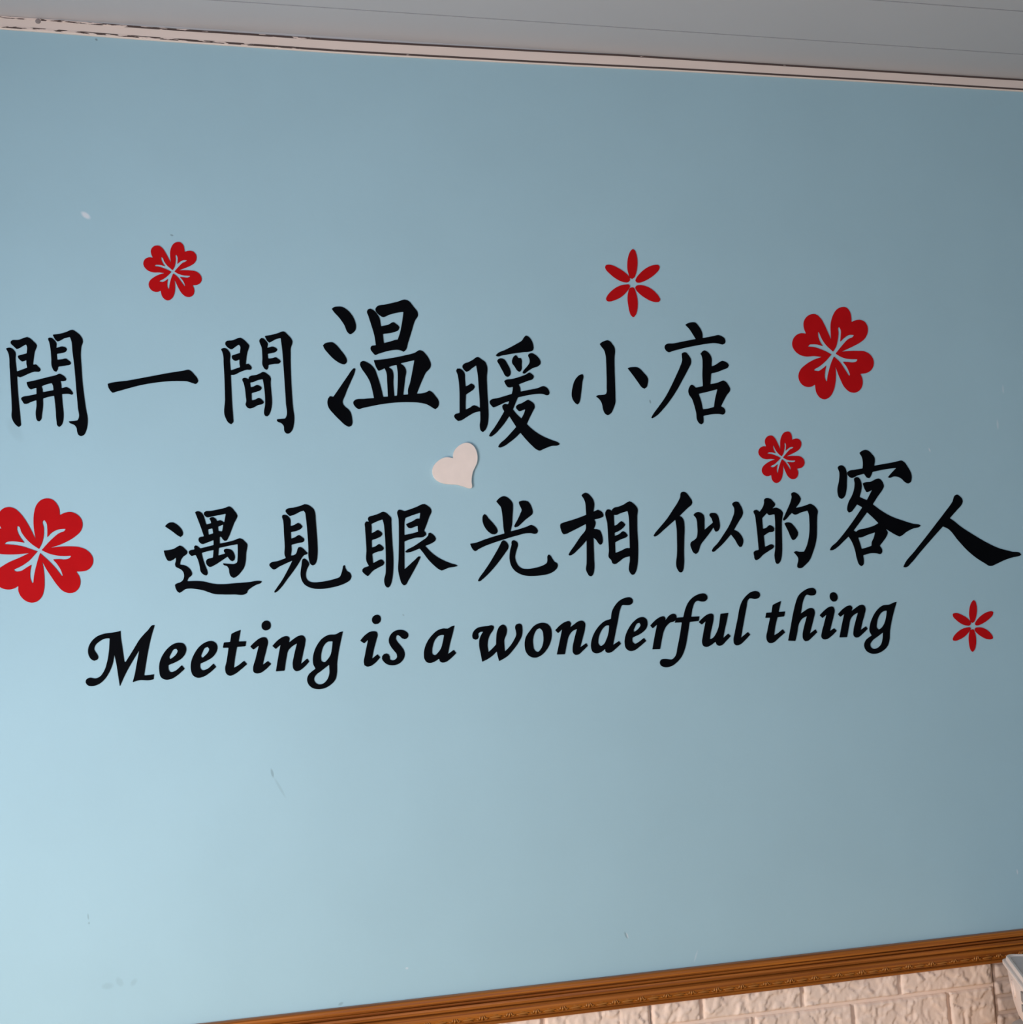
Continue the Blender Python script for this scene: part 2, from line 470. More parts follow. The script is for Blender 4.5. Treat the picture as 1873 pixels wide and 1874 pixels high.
# ------------------------------------------------------------------ stickers on the blue wall
# outlines in tenths of a millimetre on the wall plane (x to the right, z up); "!" marks a sharp corner
GLYPHS = {
    'kai': [
        ['-2565,20734 -2549,20744 -2495,20746 -2455,20717 -2430,20678 -2431,20591 -2416,20388! -2268,20447! -2279,20503 -2279,20562! -2340,20540 -2371,20566 -2399,20615 -2393,20630! -2272,20664! -2271,20777 -2282,20801 -2341,20766 -2391,20735 -2418,20732 -2445,20761 -2498,20836 -2492,20850 -2385,20869 -2303,20902 -2267,20914 -2231,20899 -2168,20841 -2128,20789 -2131,20763 -2157,20694 -2171,20611 -2186,20492! -2146,20496 -2110,20460 -2079,20416 -2088,20394 -2165,20387 -2265,20349 -2342,20311 -2372,20301 -2412,20318! -2407,20163 -2388,19873 -2369,19621 -2368,19573 -2397,19551 -2423,19569 -2491,19680 -2492,19825 -2505,20212 -2516,20454 -2532,20668 -2545,20702'],
        ['-1967,20891 -1953,20906 -1921,20904 -1881,20872 -1849,20823 -1852,20749! -1768,20772 -1731,20765 -1700,20726 -1714,20696 -1779,20671 -1847,20659! -1841,20568! -1780,20575 -1711,20585 -1679,20559 -1645,20515 -1657,20495 -1708,20483 -1829,20463! -1837,20416 -1856,20387 -1879,20392 -1917,20455 -1926,20592 -1937,20749 -1954,20847'],
        ['-1902,20951 -1802,20966 -1691,21002 -1645,21025 -1617,21029 -1571,21003 -1498,20934 -1472,20880 -1470,20840 -1490,20781 -1500,20702 -1495,20456 -1483,20210 -1459,19965 -1439,19799 -1420,19672 -1425,19574 -1445,19487 -1482,19419 -1515,19405 -1556,19424 -1573,19468 -1586,19541 -1608,19571 -1685,19615 -1692,19629 -1593,19639 -1564,19647 -1551,19673 -1558,19839 -1576,20112 -1598,20456 -1622,20701 -1638,20869 -1655,20920! -1738,20896 -1803,20858 -1831,20848 -1858,20869'],
        ['-2283,20226 -2158,20255 -1976,20304 -1857,20336 -1815,20355 -1774,20338 -1729,20299 -1716,20274 -1725,20250 -1762,20242 -1799,20245! -1788,20181 -1787,20134! -1709,20150 -1677,20132 -1636,20083 -1623,20054 -1637,20034 -1674,20046 -1783,20047! -1776,19918 -1764,19694 -1771,19636 -1804,19563 -1830,19546 -1854,19568 -1865,19636 -1875,19821 -1893,20021! -1980,20002 -2053,19979! -2052,19890 -2070,19735 -2084,19658 -2110,19631 -2134,19643 -2156,19716 -2157,19774 -2145,19871 -2145,19954! -2216,19930 -2289,19899 -2316,19901 -2342,19940 -2360,19988 -2346,20000 -2251,20022 -2142,20046! -2143,20143! -2187,20129 -2218,20117 -2245,20134 -2269,20177',
         '-2070,20164! -2056,20123 -2053,20075! -1901,20104! -1909,20177 -1924,20213! -2004,20192'],
    ],
    'yi': [
        ['-1123,20200 -1106,20206 -834,20249 -534,20307 -232,20366 12,20407 69,20418 99,20403 158,20339 200,20280 210,20248 190,20207 168,20196 129,20209 51,20236 -61,20243 -278,20235 -493,20208 -665,20174 -837,20127 -1007,20078 -1058,20065 -1083,20092 -1116,20155'],
    ],
    'jian': [
        ['564,20742 591,20757 635,20757 678,20724 699,20687 697,20560 703,20409! 848,20460! 839,20520 842,20581! 780,20559 751,20571 724,20631 734,20646! 852,20684! 850,20804 836,20816 781,20778 717,20741 693,20753 633,20845 643,20862 745,20883 824,20916 864,20926 897,20908 969,20840 997,20800 994,20774 970,20713 951,20622 935,20505! 974,20516 993,20498 1026,20450 1015,20424 956,20421 858,20389 740,20338 703,20340! 706,20157 712,19855 720,19655 719,19595 689,19565 660,19580 600,19681 605,19956 605,20308 599,20510 594,20661 580,20712'],
        ['1164,20906 1187,20923 1217,20916 1255,20878 1281,20837 1271,20766! 1360,20787 1400,20771 1428,20741 1412,20713 1337,20684 1275,20672! 1280,20595! 1345,20603 1403,20618 1433,20595 1472,20552 1461,20530 1372,20513 1282,20496! 1276,20450 1260,20420 1236,20425 1195,20481 1192,20613 1187,20765'],
        ['1237,20954 1347,20975 1456,21007 1512,21030 1537,21028 1594,20977 1647,20916 1665,20865 1657,20829 1635,20768 1629,20665 1624,20359 1629,20053 1640,19799 1653,19668 1642,19556 1609,19456 1558,19411 1528,19411 1495,19447 1483,19538 1460,19568 1383,19619 1385,19637 1472,19644 1510,19648 1524,19669 1530,19902 1523,20155 1513,20461 1502,20716 1484,20925! 1414,20907 1333,20863 1308,20850 1284,20868'],
        ['874,20273 889,20288 938,20286 971,20268! 975,20303 992,20316 1091,20338 1150,20364 1185,20384 1215,20381 1258,20354 1306,20303 1306,20206 1313,20054 1318,19903 1305,19812 1278,19731 1242,19686 1213,19688 1192,19727 1193,19772 1208,19853 1213,20004 1203,20156 1187,20272! 1118,20257 1029,20222 991,20217! 999,20141! 1046,20156 1091,20178 1135,20166 1168,20131 1152,20100 1093,20075 1009,20050! 1010,19936! 1060,19949 1124,19974 1158,19954 1195,19908 1180,19885 1106,19863 1017,19818 972,19809 948,19819 913,19879 924,19915 920,20005 909,20136 892,20217'],
    ],
    'wen': [
        ['2298,21402 2322,21424 2397,21439 2467,21434 2534,21394 2601,21323 2655,21217 2672,21123 2661,21064 2618,21016 2571,20995 2543,21016 2485,21145 2414,21256 2325,21361'],
        ['2139,20813 2163,20839 2238,20861 2290,20861 2340,20826 2417,20733 2483,20639 2506,20580 2496,20528 2467,20508 2410,20521 2309,20586 2220,20679 2150,20778'],
        ['2614,20446 2637,20434 2623,20381 2560,20241 2460,20019 2418,19879 2442,19838 2508,19780 2538,19727 2554,19634 2555,19564 2539,19524 2504,19509 2453,19530 2364,19612 2266,19717 2190,19822 2179,19857 2189,19962 2213,19996 2270,19987! 2384,20147 2518,20334 2578,20416'],
        ['2855,21368 2871,21398 2918,21410 2953,21393 3020,21322 3047,21275 3071,21127! 3189,21154 3279,21194 3313,21171 3366,21106 3350,21070 3266,21031 3095,21002! 3106,20854! 3225,20885 3302,20909 3332,20913! 3371,21022 3414,21201 3443,21367! 3362,21356 3219,21319 3094,21281 3066,21299 2995,21417 3007,21437 3167,21485 3346,21529 3489,21565 3518,21555 3614,21449 3675,21354 3677,21318 3622,21221 3561,21048 3494,20857 3448,20737 3417,20714 3389,20731 3348,20743 3254,20742 3136,20718 3018,20682 2953,20664 2931,20688 2890,20782 2900,20800 2977,20818! 2959,20972 2909,21173 2873,21303'],
        ['2932,20576 3014,20582 3190,20606 3427,20654 3606,20703 3678,20742 3713,20733 3782,20668 3831,20584 3851,20501 3837,20453 3769,20382 3705,20263 3639,20121 3600,20033! 3695,20040 3767,20062 3803,20083 3838,20067 3906,19990 3950,19919 3954,19871 3927,19806 3896,19783 3839,19813 3758,19860 3653,19885 3453,19897 3219,19889 2985,19859 2751,19813 2647,19796 2624,19814 2586,19913 2600,19928 2757,19953 2913,19964! 2890,20099 2849,20252 2790,20358 2730,20452 2711,20510 2722,20546 2757,20563 2815,20546 2894,20493 2938,20440 2980,20323 3031,20134 3059,19984! 3135,19987! 3133,20216 3123,20393 3102,20446! 3042,20417 3007,20405 2979,20440 2947,20523',
         '3166,20464! 3223,20417 3236,20370 3232,20216 3237,19998! 3282,20002! 3302,20216 3308,20393 3297,20500! 3232,20488',
         '3356,20524! 3413,20482 3441,20429 3422,20275 3382,20016! 3461,20021! 3461,20086 3502,20216 3545,20394 3586,20578! 3481,20554'],
    ],
    'nuan': [
        ['4263,20417 4280,20443 4323,20441 4364,20417 4393,20375 4399,20264 4404,20151! 4452,20170 4496,20198 4527,20185 4555,20143 4540,20111 4479,20064 4403,20017! 4390,19865 4386,19771! 4456,19802 4527,19841 4563,19831 4623,19796! 4626,19916 4620,20127 4614,20338 4596,20497! 4519,20444 4453,20396 4426,20391 4395,20417 4367,20486 4379,20507 4481,20554 4558,20597 4602,20629 4629,20632 4686,20597 4752,20545 4771,20497 4761,20285 4759,20021 4762,19811 4755,19621 4734,19517 4692,19433 4654,19402 4623,19423 4607,19497 4621,19601 4626,19743! 4537,19723 4407,19655 4298,19594 4256,19586 4226,19610 4193,19662 4198,19683 4286,19721! 4292,19866 4300,20075 4293,20264 4281,20349'],
        ['4929,20662 4947,20683 5101,20758 5278,20850 5390,20920 5426,20974 5454,20994 5491,20980 5537,20927 5570,20830 5573,20787 5560,20750 5510,20728 5401,20717 5205,20690 5042,20662 4945,20649'],
        ['4952,20582 4969,20601 5034,20611 5071,20593 5111,20529 5159,20423 5165,20375 5149,20328 5110,20306 5078,20319 5039,20391 4981,20508'],
        ['5206,20604 5236,20652 5263,20666 5284,20652 5304,20617! 5342,20621 5354,20605 5355,20498 5352,20434 5330,20397 5308,20391 5282,20407 5237,20477 5197,20540 5196,20572'],
        ['5475,20675 5492,20691 5558,20696 5594,20675 5656,20611 5679,20563 5671,20515 5639,20486 5550,20456 5449,20397 5388,20360 5363,20370 5373,20397 5443,20477 5492,20546 5493,20605'],
        ['5047,20237 5064,20250 5184,20272 5326,20312 5425,20349 5481,20379 5512,20360 5551,20306 5535,20274 5452,20242 5287,20181! 5311,20126 5313,20062! 5444,20088 5608,20120 5713,20151 5740,20141 5796,20076 5802,20039 5787,20007 5759,19999 5701,20020 5603,20024 5439,20003 5265,19967! 5228,19893 5170,19768! 5229,19692 5303,19617! 5353,19701 5378,19770! 5329,19754 5274,19739 5248,19760 5224,19813 5234,19831 5324,19871 5391,19908 5435,19927 5472,19907 5534,19849 5540,19817 5501,19732 5441,19626 5390,19526! 5454,19462 5547,19387 5673,19312 5800,19258 5912,19209 5930,19189 5904,19172 5795,19162 5662,19117 5574,19088 5542,19102 5450,19183 5348,19295 5277,19385! 5198,19312 5087,19229 4977,19162 4912,19148 4893,19160 4914,19195 5026,19293 5139,19407 5212,19481! 5158,19571 5104,19661! 5029,19556 4927,19441 4837,19358 4772,19327 4751,19338 4763,19364 4843,19468 4935,19599 5025,19740! 4998,19793 4995,19830 5023,19857 5095,19853! 5116,19906! 5056,19888 4947,19841 4871,19810 4844,19805 4818,19831 4790,19905 4802,19921 4931,19957 5165,20025! 5182,20083 5190,20142! 5133,20131 5107,20137 5076,20174'],
    ],
    'xiao': [
        ['6359,20348 6385,20350 6393,20335 6373,20215 6341,20032 6317,19916 6293,19862 6271,19846 6246,19859 6202,19913 6180,19975 6180,20024 6202,20132 6237,20232 6284,20298'],
        ['6714,20860 6734,20880 6805,20914 6853,20925 6887,20912 6932,20860 6967,20801 6972,20742 6958,20650 6947,20465 6940,20214 6931,19963 6925,19872 6893,19789 6826,19685 6777,19663 6740,19686 6709,19748 6694,19848 6675,19898 6635,19948 6596,19977 6612,19990 6707,20002 6769,20018 6782,20039 6791,20131 6803,20381 6807,20549 6804,20675 6783,20758 6735,20825'],
        ['7176,20453 7212,20466 7282,20472 7343,20470 7393,20441 7459,20369 7508,20310 7523,20272 7513,20197 7487,20129 7451,20106 7417,20121 7352,20205 7272,20323'],
    ],
    'dian': [
        ['8249,21203 8296,21228 8382,21246 8434,21240 8473,21200 8526,21119 8549,21039 8544,20973! 8660,20994 8768,21015 8832,21029 8884,21013 8945,20971 8958,20931 8939,20880 8906,20865 8843,20879 8759,20889 8631,20878 8439,20847 8226,20805 8013,20754 7907,20731 7882,20749 7856,20829 7868,20849 8021,20879 8233,20921 8423,20957! 8378,21033 8311,21138'],
        ['8156,20710 8184,20725 8231,20723 8265,20685 8311,20600 8308,20545 8254,20445 8136,20255 8020,20076 7884,19898 7750,19751 7629,19643 7555,19602 7540,19616 7569,19663 7669,19786 7804,19953 7920,20136 8026,20325 8110,20485 8154,20595 8153,20665'],
        ['8490,20706 8521,20737 8559,20762 8601,20747 8660,20692 8680,20647 8675,20486! 8743,20511 8820,20557 8875,20582 8917,20572 8978,20532 8990,20502 8968,20466 8886,20431 8755,20385 8659,20365! 8647,20275 8630,20180! 8742,20200 8818,20225 8872,20243 8908,20225 8962,20154 8986,20094 8976,20059 8930,20009 8859,19904 8796,19799! 8839,19776 8868,19734 8868,19699 8842,19664 8758,19669 8620,19665 8466,19637! 8467,19577 8452,19512 8425,19496 8394,19508 8356,19563 8344,19687 8316,19827 8282,19936 8239,20001 8227,20056 8248,20126 8293,20172 8323,20160 8363,20120! 8496,20147! 8500,20335 8517,20536 8518,20626 8506,20676',
         '8408,20015! 8446,19886 8466,19751! 8575,19765 8671,19790! 8695,19904 8754,20094! 8595,20055'],
    ],
    'yu': [
        ['-336,18013 -315,18039 -268,18069 -225,18072 -183,18053 -124,18003 -83,17944 -73,17908 -85,17864 -111,17845 -136,17859 -237,17940'],
        ['-364,17647 -286,17654 -217,17669 -157,17703 -127,17717 -97,17705 -47,17659 -16,17614 -23,17588 -75,17550 -115,17494 -131,17428! -70,17417 -11,17384 31,17330 45,17285 38,17259 -6,17225 -31,17173! 104,17172 215,17159 318,17129 421,17112 533,17109 664,17116 882,17125 1031,17139 1075,17131 1070,17114 994,17081 905,17031 860,16993 851,16962 824,16945 659,16945 486,16952 365,16965 297,16988 212,17023 101,17049 7,17061 -62,17053 -114,17018 -144,17001 -169,17016 -206,17092 -211,17123 -196,17140 -136,17159 -92,17193 -74,17245 -81,17307 -110,17348 -156,17376 -194,17399 -202,17426 -187,17496 -187,17536! -230,17502 -269,17486 -303,17491 -331,17536'],
        ['111,18217 131,18229 178,18226 212,18203 233,18167 253,18100 272,18025! 346,18043! 339,18079 320,18111 336,18129 383,18132 417,18109 434,18074! 482,18085 512,18070 540,18050! 567,18181! 476,18165 362,18146 280,18136 258,18153 241,18201 251,18216 347,18231 478,18255 566,18275 618,18294 644,18284 695,18227 733,18168 741,18141 731,18114 690,18039 643,17923 592,17809 565,17769 538,17767 509,17793 484,17832 466,17828! 464,17728! 595,17751 700,17779 762,17801 788,17794 847,17743 877,17702 873,17657 856,17577 843,17443 819,17355 764,17277 701,17217 653,17198 619,17220 594,17283 588,17345 567,17377 507,17410 506,17425 585,17415 681,17413 712,17430 722,17483 729,17581 731,17711! 637,17696 449,17661! 437,17546! 542,17574! 520,17619 530,17637 591,17641 639,17624 672,17574 685,17502 674,17467 647,17452 621,17464 575,17525! 482,17464 368,17397 307,17375 282,17391 253,17463 262,17485 358,17518! 370,17633! 288,17618 192,17594! 211,17500 247,17384 271,17312 271,17268 252,17248 218,17261 172,17311 161,17378 138,17485 105,17566! 71,17558 45,17552 24,17569 2,17618 13,17633 89,17651! 83,17691 100,17711 130,17703 172,17663! 272,17685 372,17708! 374,17784! 274,17747 200,17729 174,17746 150,17804 159,17826 233,17846! 201,17954 153,18098',
         '295,17949! 304,17866! 371,17887! 362,17963!',
         '446,17987! 450,17920! 505,17914! 525,18016!'],
    ],
    'jian4': [
        ['1471,18214 1479,18224 1597,18252 1710,18280 1767,18301 1799,18296 1863,18260 1906,18214 1920,18169 1928,18037 1937,17832 1942,17669 1936,17506 1918,17409 1888,17357 1859,17346 1832,17359 1806,17421 1796,17486 1799,17592 1797,17755 1788,17959 1777,18098 1767,18172 1748,18199 1707,18190 1625,18151 1560,18127 1532,18121 1505,18146'],
        ['1420,18136 1433,18144 1465,18143 1508,18118 1535,18080 1539,17966! 1596,17981 1653,18012 1685,17999 1722,17953 1706,17929 1633,17890 1540,17872! 1541,17771! 1597,17789 1667,17822 1694,17803 1743,17744 1731,17720 1658,17702 1541,17675! 1543,17600 1528,17510! 1572,17514 1605,17533 1626,17581 1648,17633 1672,17638 1712,17619 1751,17577 1786,17540 1777,17524 1728,17509 1703,17481 1648,17394 1564,17275 1464,17150 1365,17024 1299,16963 1267,16946 1259,16960 1284,16999 1384,17137 1468,17279 1549,17431! 1472,17400 1351,17348 1251,17307 1227,17328 1199,17389 1210,17402 1330,17433 1451,17474! 1436,17514 1440,17644 1435,17847 1430,18051'],
        ['1698,17433 1706,17453 1731,17458 1770,17430 1801,17389 1804,17364 1774,17308 1754,17252 1747,17188 1760,17139 1791,17105 1846,17087 1959,17087 2081,17102 2203,17130 2265,17152 2295,17208 2319,17289 2333,17331 2353,17331 2363,17280 2382,17242 2418,17220 2445,17179 2448,17146 2430,17106 2363,17059 2264,17022 2117,16991 1971,16978 1859,16989 1780,17017 1717,17063 1679,17134 1666,17207 1673,17288 1687,17360'],
    ],
    'yan': [
        ['2693,17987 2712,18007 2755,18000! 2739,18047 2749,18071 2828,18097 2917,18126 2988,18152 3018,18141 3073,18095 3107,18055 3108,17985 3107,17853 3111,17635 3116,17460 3107,17243 3085,17096 3055,17001 3018,16959 2992,16965 2964,17013 2958,17083 2983,17177 2994,17334 3000,17595 2996,17813 2985,17971 2970,18032! 2886,18004 2788,17963! 2793,17923 2787,17819! 2836,17839 2889,17867 2923,17848 2958,17801 2947,17779 2875,17738 2787,17710! 2784,17593! 2844,17613 2906,17645 2932,17627 2969,17565 2955,17548 2867,17525 2785,17493! 2794,17349! 2861,17382 2923,17404 2948,17392 2971,17356 2963,17330 2874,17277 2785,17228 2735,17178 2704,17147 2683,17162 2621,17251 2631,17268 2728,17308! 2695,17374 2698,17561 2694,17778 2690,17909'],
        ['3219,18166 3235,18179 3270,18174 3322,18153! 3421,18183 3538,18225 3610,18256 3651,18257 3690,18234 3749,18175 3755,18144 3717,18057 3667,17934 3623,17834! 3652,17794 3651,17763 3615,17740 3490,17728 3383,17701 3300,17673! 3295,17515 3284,17236! 3366,17303 3457,17379 3534,17430 3549,17421 3518,17359 3423,17196 3338,17060 3286,16988 3264,16983 3239,17007 3204,17109 3186,17214 3199,17414 3218,17763 3224,18026',
         '3331,18045! 3452,18086 3574,18122! 3559,18026! 3530,18031 3448,17993 3340,17948 3344,17935 3382,17885 3412,17880 3462,17896 3525,17916! 3523,17868 3528,17822! 3422,17796 3305,17776! 3310,17892 3317,17988'],
        ['3308,17511 3322,17528 3440,17590 3576,17673 3658,17728 3685,17758 3692,17793 3715,17801 3750,17782 3792,17737 3807,17706 3798,17675 3752,17641 3630,17592! 3702,17511 3788,17434 3918,17354 4049,17297 4128,17268 4137,17256 4091,17247 4002,17237 3929,17213 3875,17196 3849,17208 3754,17285 3661,17389 3586,17497 3540,17556! 3463,17527 3374,17501 3321,17500'],
    ],
    'guang': [
        ['4817,18273 4847,18306 4901,18345 4945,18355 4988,18343 5055,18289 5087,18237 5088,18169 5071,18016 5059,17898 5029,17784! 5179,17818 5312,17857 5374,17879 5409,17867 5467,17818 5485,17779 5468,17742 5436,17731 5376,17744 5288,17745 5130,17713 4936,17664 4734,17607 4585,17557 4480,17510 4432,17484 4411,17497 4371,17563 4356,17606 4434,17616 4608,17670 4783,17719 4928,17753! 4918,17817 4912,17952 4902,18105 4889,18182 4860,18221'],
        ['4609,18075 4628,18066 4676,18005 4758,17910 4806,17837 4817,17798 4802,17761 4767,17743 4724,17748 4674,17781 4617,17851 4586,17919 4576,17987 4585,18046'],
        ['5193,18260 5211,18268 5290,18275 5342,18261 5375,18222 5406,18144 5414,18088 5405,18054 5364,18021 5282,17964 5209,17902 5146,17854 5110,17847 5092,17863 5104,17888 5161,17980 5209,18072 5232,18127 5211,18183 5192,18234'],
        ['4873,17624 4896,17644 4930,17635 4967,17595 4984,17548 4976,17515 4925,17445 4833,17330 4732,17216 4624,17110 4525,17030 4472,17000 4454,17012 4475,17049 4566,17163 4658,17285 4742,17409 4816,17524 4854,17590'],
        ['5043,17631 5069,17641 5104,17629 5136,17594 5140,17569 5118,17498 5093,17422 5083,17355 5095,17296 5130,17227 5180,17187 5258,17172 5354,17177 5469,17198 5567,17233 5604,17257 5617,17303 5623,17371 5642,17392 5663,17380 5704,17317 5736,17269 5775,17247 5786,17217 5771,17171 5719,17121 5638,17082 5514,17061 5383,17053 5252,17062 5158,17091 5074,17144 5017,17222 4992,17316 4994,17409 5015,17509 5035,17568'],
    ],
    'xiang': [
        ['6250,18339 6274,18363 6322,18382 6359,18369 6407,18323 6446,18265 6460,18207 6439,18065! 6478,18084 6513,18097 6550,18083 6591,18049 6608,18012 6599,17979 6564,17964 6444,17937! 6465,17897 6455,17840 6425,17784! 6494,17774 6531,17757 6557,17699 6571,17617 6566,17561 6547,17529 6521,17523 6497,17543 6458,17605 6414,17642! 6410,17509 6405,17306 6396,17121 6375,17049 6343,17014 6314,17017 6283,17060 6260,17113 6273,17222 6287,17432 6296,17605! 6217,17523 6137,17453 6049,17383 5994,17363 5976,17377 5992,17405 6082,17519 6191,17661 6296,17796 6300,17869! 6183,17816 6037,17751 5942,17713 5913,17711 5893,17731 5871,17792 5862,17857 5872,17885 5902,17896 6064,17940 6193,17978 6313,18019! 6312,18121 6308,18219 6286,18285'],
        ['6658,18080 6674,18096 6704,18099 6758,18073! 6764,18098 6787,18118 6874,18140 6970,18175 7032,18210 7068,18224 7101,18209 7167,18154 7198,18108 7188,17976 7175,17730 7175,17526 7162,17322 7139,17159 7107,17063 7070,17015 7044,17012 7011,17042 6990,17108 6998,17164 7015,17245 7020,17318! 6916,17293 6827,17235 6752,17197 6723,17206 6693,17272 6661,17306 6666,17419 6667,17623 6665,17867',
         '6784,18007! 6822,18002 6901,18029 7028,18064! 7040,17980 7037,17734 7028,17449! 6981,17454 6881,17417 6774,17379! 6778,17554! 6883,17600 6989,17642 7005,17662 6967,17712 6933,17733 6863,17690 6780,17658! 6779,17709! 6849,17736 6938,17794 6975,17838 6943,17876 6902,17899 6866,17874 6821,17839 6782,17827!'],
    ],
    'si': [
        ['7975,18340 7997,18359 8030,18363 8066,18347 8118,18284 8164,18208 8169,18177 8155,18146 8086,18091 7929,17959! 7969,17936 7998,17882 8004,17803 7986,17576 7967,17358 7954,17158 7933,17063 7903,17021 7875,17022 7841,17062 7818,17128 7819,17189 7838,17293 7859,17580 7864,17755 7851,17899! 7773,17840 7646,17743 7530,17655 7473,17628 7451,17640 7467,17666 7565,17772 7704,17916 7825,18071 7927,18209 7964,18279'],
        ['8176,17967 8201,17996 8263,18016 8309,18002 8358,17961 8366,17925 8362,17829 8355,17714! 8429,17770 8516,17833! 8494,17904 8461,17967 8472,17984 8538,17993 8584,17982 8610,17946 8631,17848 8635,17768 8617,17716 8582,17682 8554,17678 8536,17701 8520,17754! 8450,17668 8348,17556 8267,17462 8239,17393 8212,17342 8173,17318 8142,17335 8105,17406 8092,17494 8108,17520 8161,17549 8211,17596 8227,17657 8233,17788 8230,17876 8215,17925'],
        ['8884,18143 8909,18164 8958,18176 8990,18167 9029,18112 9061,18032 9065,17978 9049,17934 8991,17856 8881,17700! 8931,17680 8976,17644 9023,17572 9038,17518 9024,17457 8997,17413 8968,17407 8942,17437 8892,17531 8823,17626! 8742,17545 8651,17459 8552,17383 8483,17343 8461,17356 8472,17381 8578,17488 8691,17626 8795,17764 8872,17903 8909,17991 8912,18071'],
    ],
    'de': [
        ['9258,18000 9272,18020 9311,18028 9340,18014 9365,17990! 9409,18036 9448,18099 9465,18154 9469,18201 9491,18217 9543,18220 9584,18207 9632,18158 9663,18113 9654,18090 9605,18043! 9676,18056 9717,18041 9774,17999 9794,17959 9785,17916 9767,17845 9750,17662 9740,17465 9728,17307 9709,17205 9673,17127 9633,17101 9608,17110 9591,17169 9586,17240 9605,17350 9628,17626 9641,17824 9641,17943! 9590,17938 9538,17931 9498,17967! 9452,17924 9405,17882! 9406,17702! 9462,17714 9542,17762 9575,17747 9615,17706 9610,17666 9585,17647 9525,17641 9414,17587! 9421,17397! 9482,17419 9535,17439 9568,17430 9592,17402 9577,17379 9493,17330 9377,17263 9287,17191 9252,17177 9228,17189 9216,17253 9213,17316 9230,17331 9306,17350! 9304,17478 9300,17652 9291,17810 9279,17944'],
        ['9973,18290 9992,18305 10039,18308 10073,18292 10125,18238 10143,18190 10126,18150 10036,18041! 10167,18066 10256,18091 10309,18106 10343,18093 10416,18031 10441,17979 10426,17907 10402,17684 10386,17541 10355,17422 10296,17281 10225,17148 10132,17064 10055,17015 10016,17015 9988,17037 9990,17069 10013,17139 10017,17187 9990,17235 9943,17288 9965,17303 10046,17293 10133,17294! 10182,17372 10225,17482 10258,17624 10273,17807 10271,17927 10253,17991! 10133,17963 10001,17930 9956,17959! 9896,17905 9827,17843 9800,17829 9788,17848 9809,17891 9879,18017 9960,18174 9978,18238'],
        ['9809,17781 9823,17791 9896,17797 9930,17785 9978,17736 10024,17671 10046,17622 10041,17583 9995,17520 9955,17495 9929,17503 9911,17539 9868,17651'],
    ],
    'ke': [
        ['10884,18734 10914,18754 10971,18753 11018,18708 11035,18650 11027,18463 11004,18313 10958,18209 10904,18176 10868,18194 10838,18293 10844,18363 10879,18478 10901,18640'],
        ['11310,18967 11348,18996 11427,19020 11477,19006 11543,18946 11591,18875 11590,18816 11570,18740! 11746,18766 11916,18790 12048,18815 12101,18823 12145,18801 12220,18700 12270,18598 12275,18510 12242,18434 12202,18417 12145,18441 12073,18508 11998,18541 11934,18546 11841,18524 11819,18536 11873,18588 11992,18694! 11803,18677 11529,18632! 11498,18571 11456,18525 11424,18532 11366,18603! 11243,18576 11112,18538 11082,18556 11050,18632 11071,18651 11200,18676 11349,18697! 11361,18796 11352,18890'],
        ['11175,18530 11208,18547 11252,18541 11287,18493 11305,18411 11292,18330 11246,18203! 11311,18172 11382,18144! 11444,18239 11496,18320! 11436,18292 11394,18281 11367,18317 11326,18434 11346,18445 11489,18466 11582,18505 11635,18516 11672,18498 11717,18426 11726,18379 11702,18333 11595,18207 11485,18069! 11613,17973 11797,17863 12047,17769 12236,17711 12351,17690 12376,17675 12348,17655 12229,17629 12094,17575 11985,17508 11958,17497 11908,17516 11785,17584 11700,17638! 11730,17568 11709,17522 11630,17425 11557,17350! 11593,17293 11595,17241 11566,17207 11497,17219 11383,17225 11228,17195! 11235,17103 11214,17028 11181,17010 11151,17031 11109,17141 11084,17292 11033,17444 10983,17528! 10869,17437 10748,17343 10656,17300 10615,17301 10627,17330 10756,17440 10948,17631 11129,17834 11285,18022! 11188,18076! 11118,17997 11063,17946 11024,17937 10999,17971 11005,18046 11032,18115 11113,18241 11160,18356 11175,18449',
         '11367,17935! 11474,17837 11568,17741! 11501,17708 11331,17660 11163,17625 11129,17602! 11084,17625! 11226,17779',
         '11159,17503! 11203,17502 11346,17544 11490,17583! 11457,17489 11411,17409 11404,17354! 11302,17325 11209,17305! 11188,17404'],
    ],
    'ren': [
        ['13104,18194 13131,18203 13176,18180 13231,18118 13237,18082 13208,18023 13113,17935 12952,17789! 13002,17758 13152,17640 13406,17477 13636,17344 13856,17241 14122,17166 14302,17118 14310,17100 14278,17086 14139,17063 13971,17021 13802,16960 13690,16926 13650,16930 13599,16961 13408,17082 13246,17218 13088,17391 12895,17611 12805,17650! 12675,17534 12458,17338 12286,17178 12142,17041 12017,16960 11978,16967 12002,17011 12225,17239 12472,17486 12691,17712 12883,17911 13032,18075'],
    ],
    'M': [
        ['-1009,16473! -1007,16390 -988,16227 -963,16010! -945,16011! -838,16176 -730,16344 -623,16458 -531,16536 -519,16530 -561,16401 -607,16219 -654,15983 -686,15796! -616,15798 -544,15807! -552,15730! -607,15722 -764,15728 -853,15705! -825,15798 -790,15969 -749,16172! -841,16025 -949,15837 -1035,15655! -1053,15789 -1076,15973 -1104,16125! -1132,15987 -1186,15861 -1250,15768 -1323,15708 -1406,15681 -1477,15690 -1515,15735 -1506,15782 -1465,15804 -1373,15791 -1321,15810 -1258,15886 -1209,16023 -1180,16183 -1166,16370! -1229,16368 -1312,16329 -1375,16268 -1386,16214 -1356,16159 -1332,16105 -1348,16062 -1389,16049 -1440,16083 -1474,16165 -1468,16251 -1425,16334 -1352,16401 -1248,16439 -1123,16452 -1051,16462'],
    ],
    'e1': [
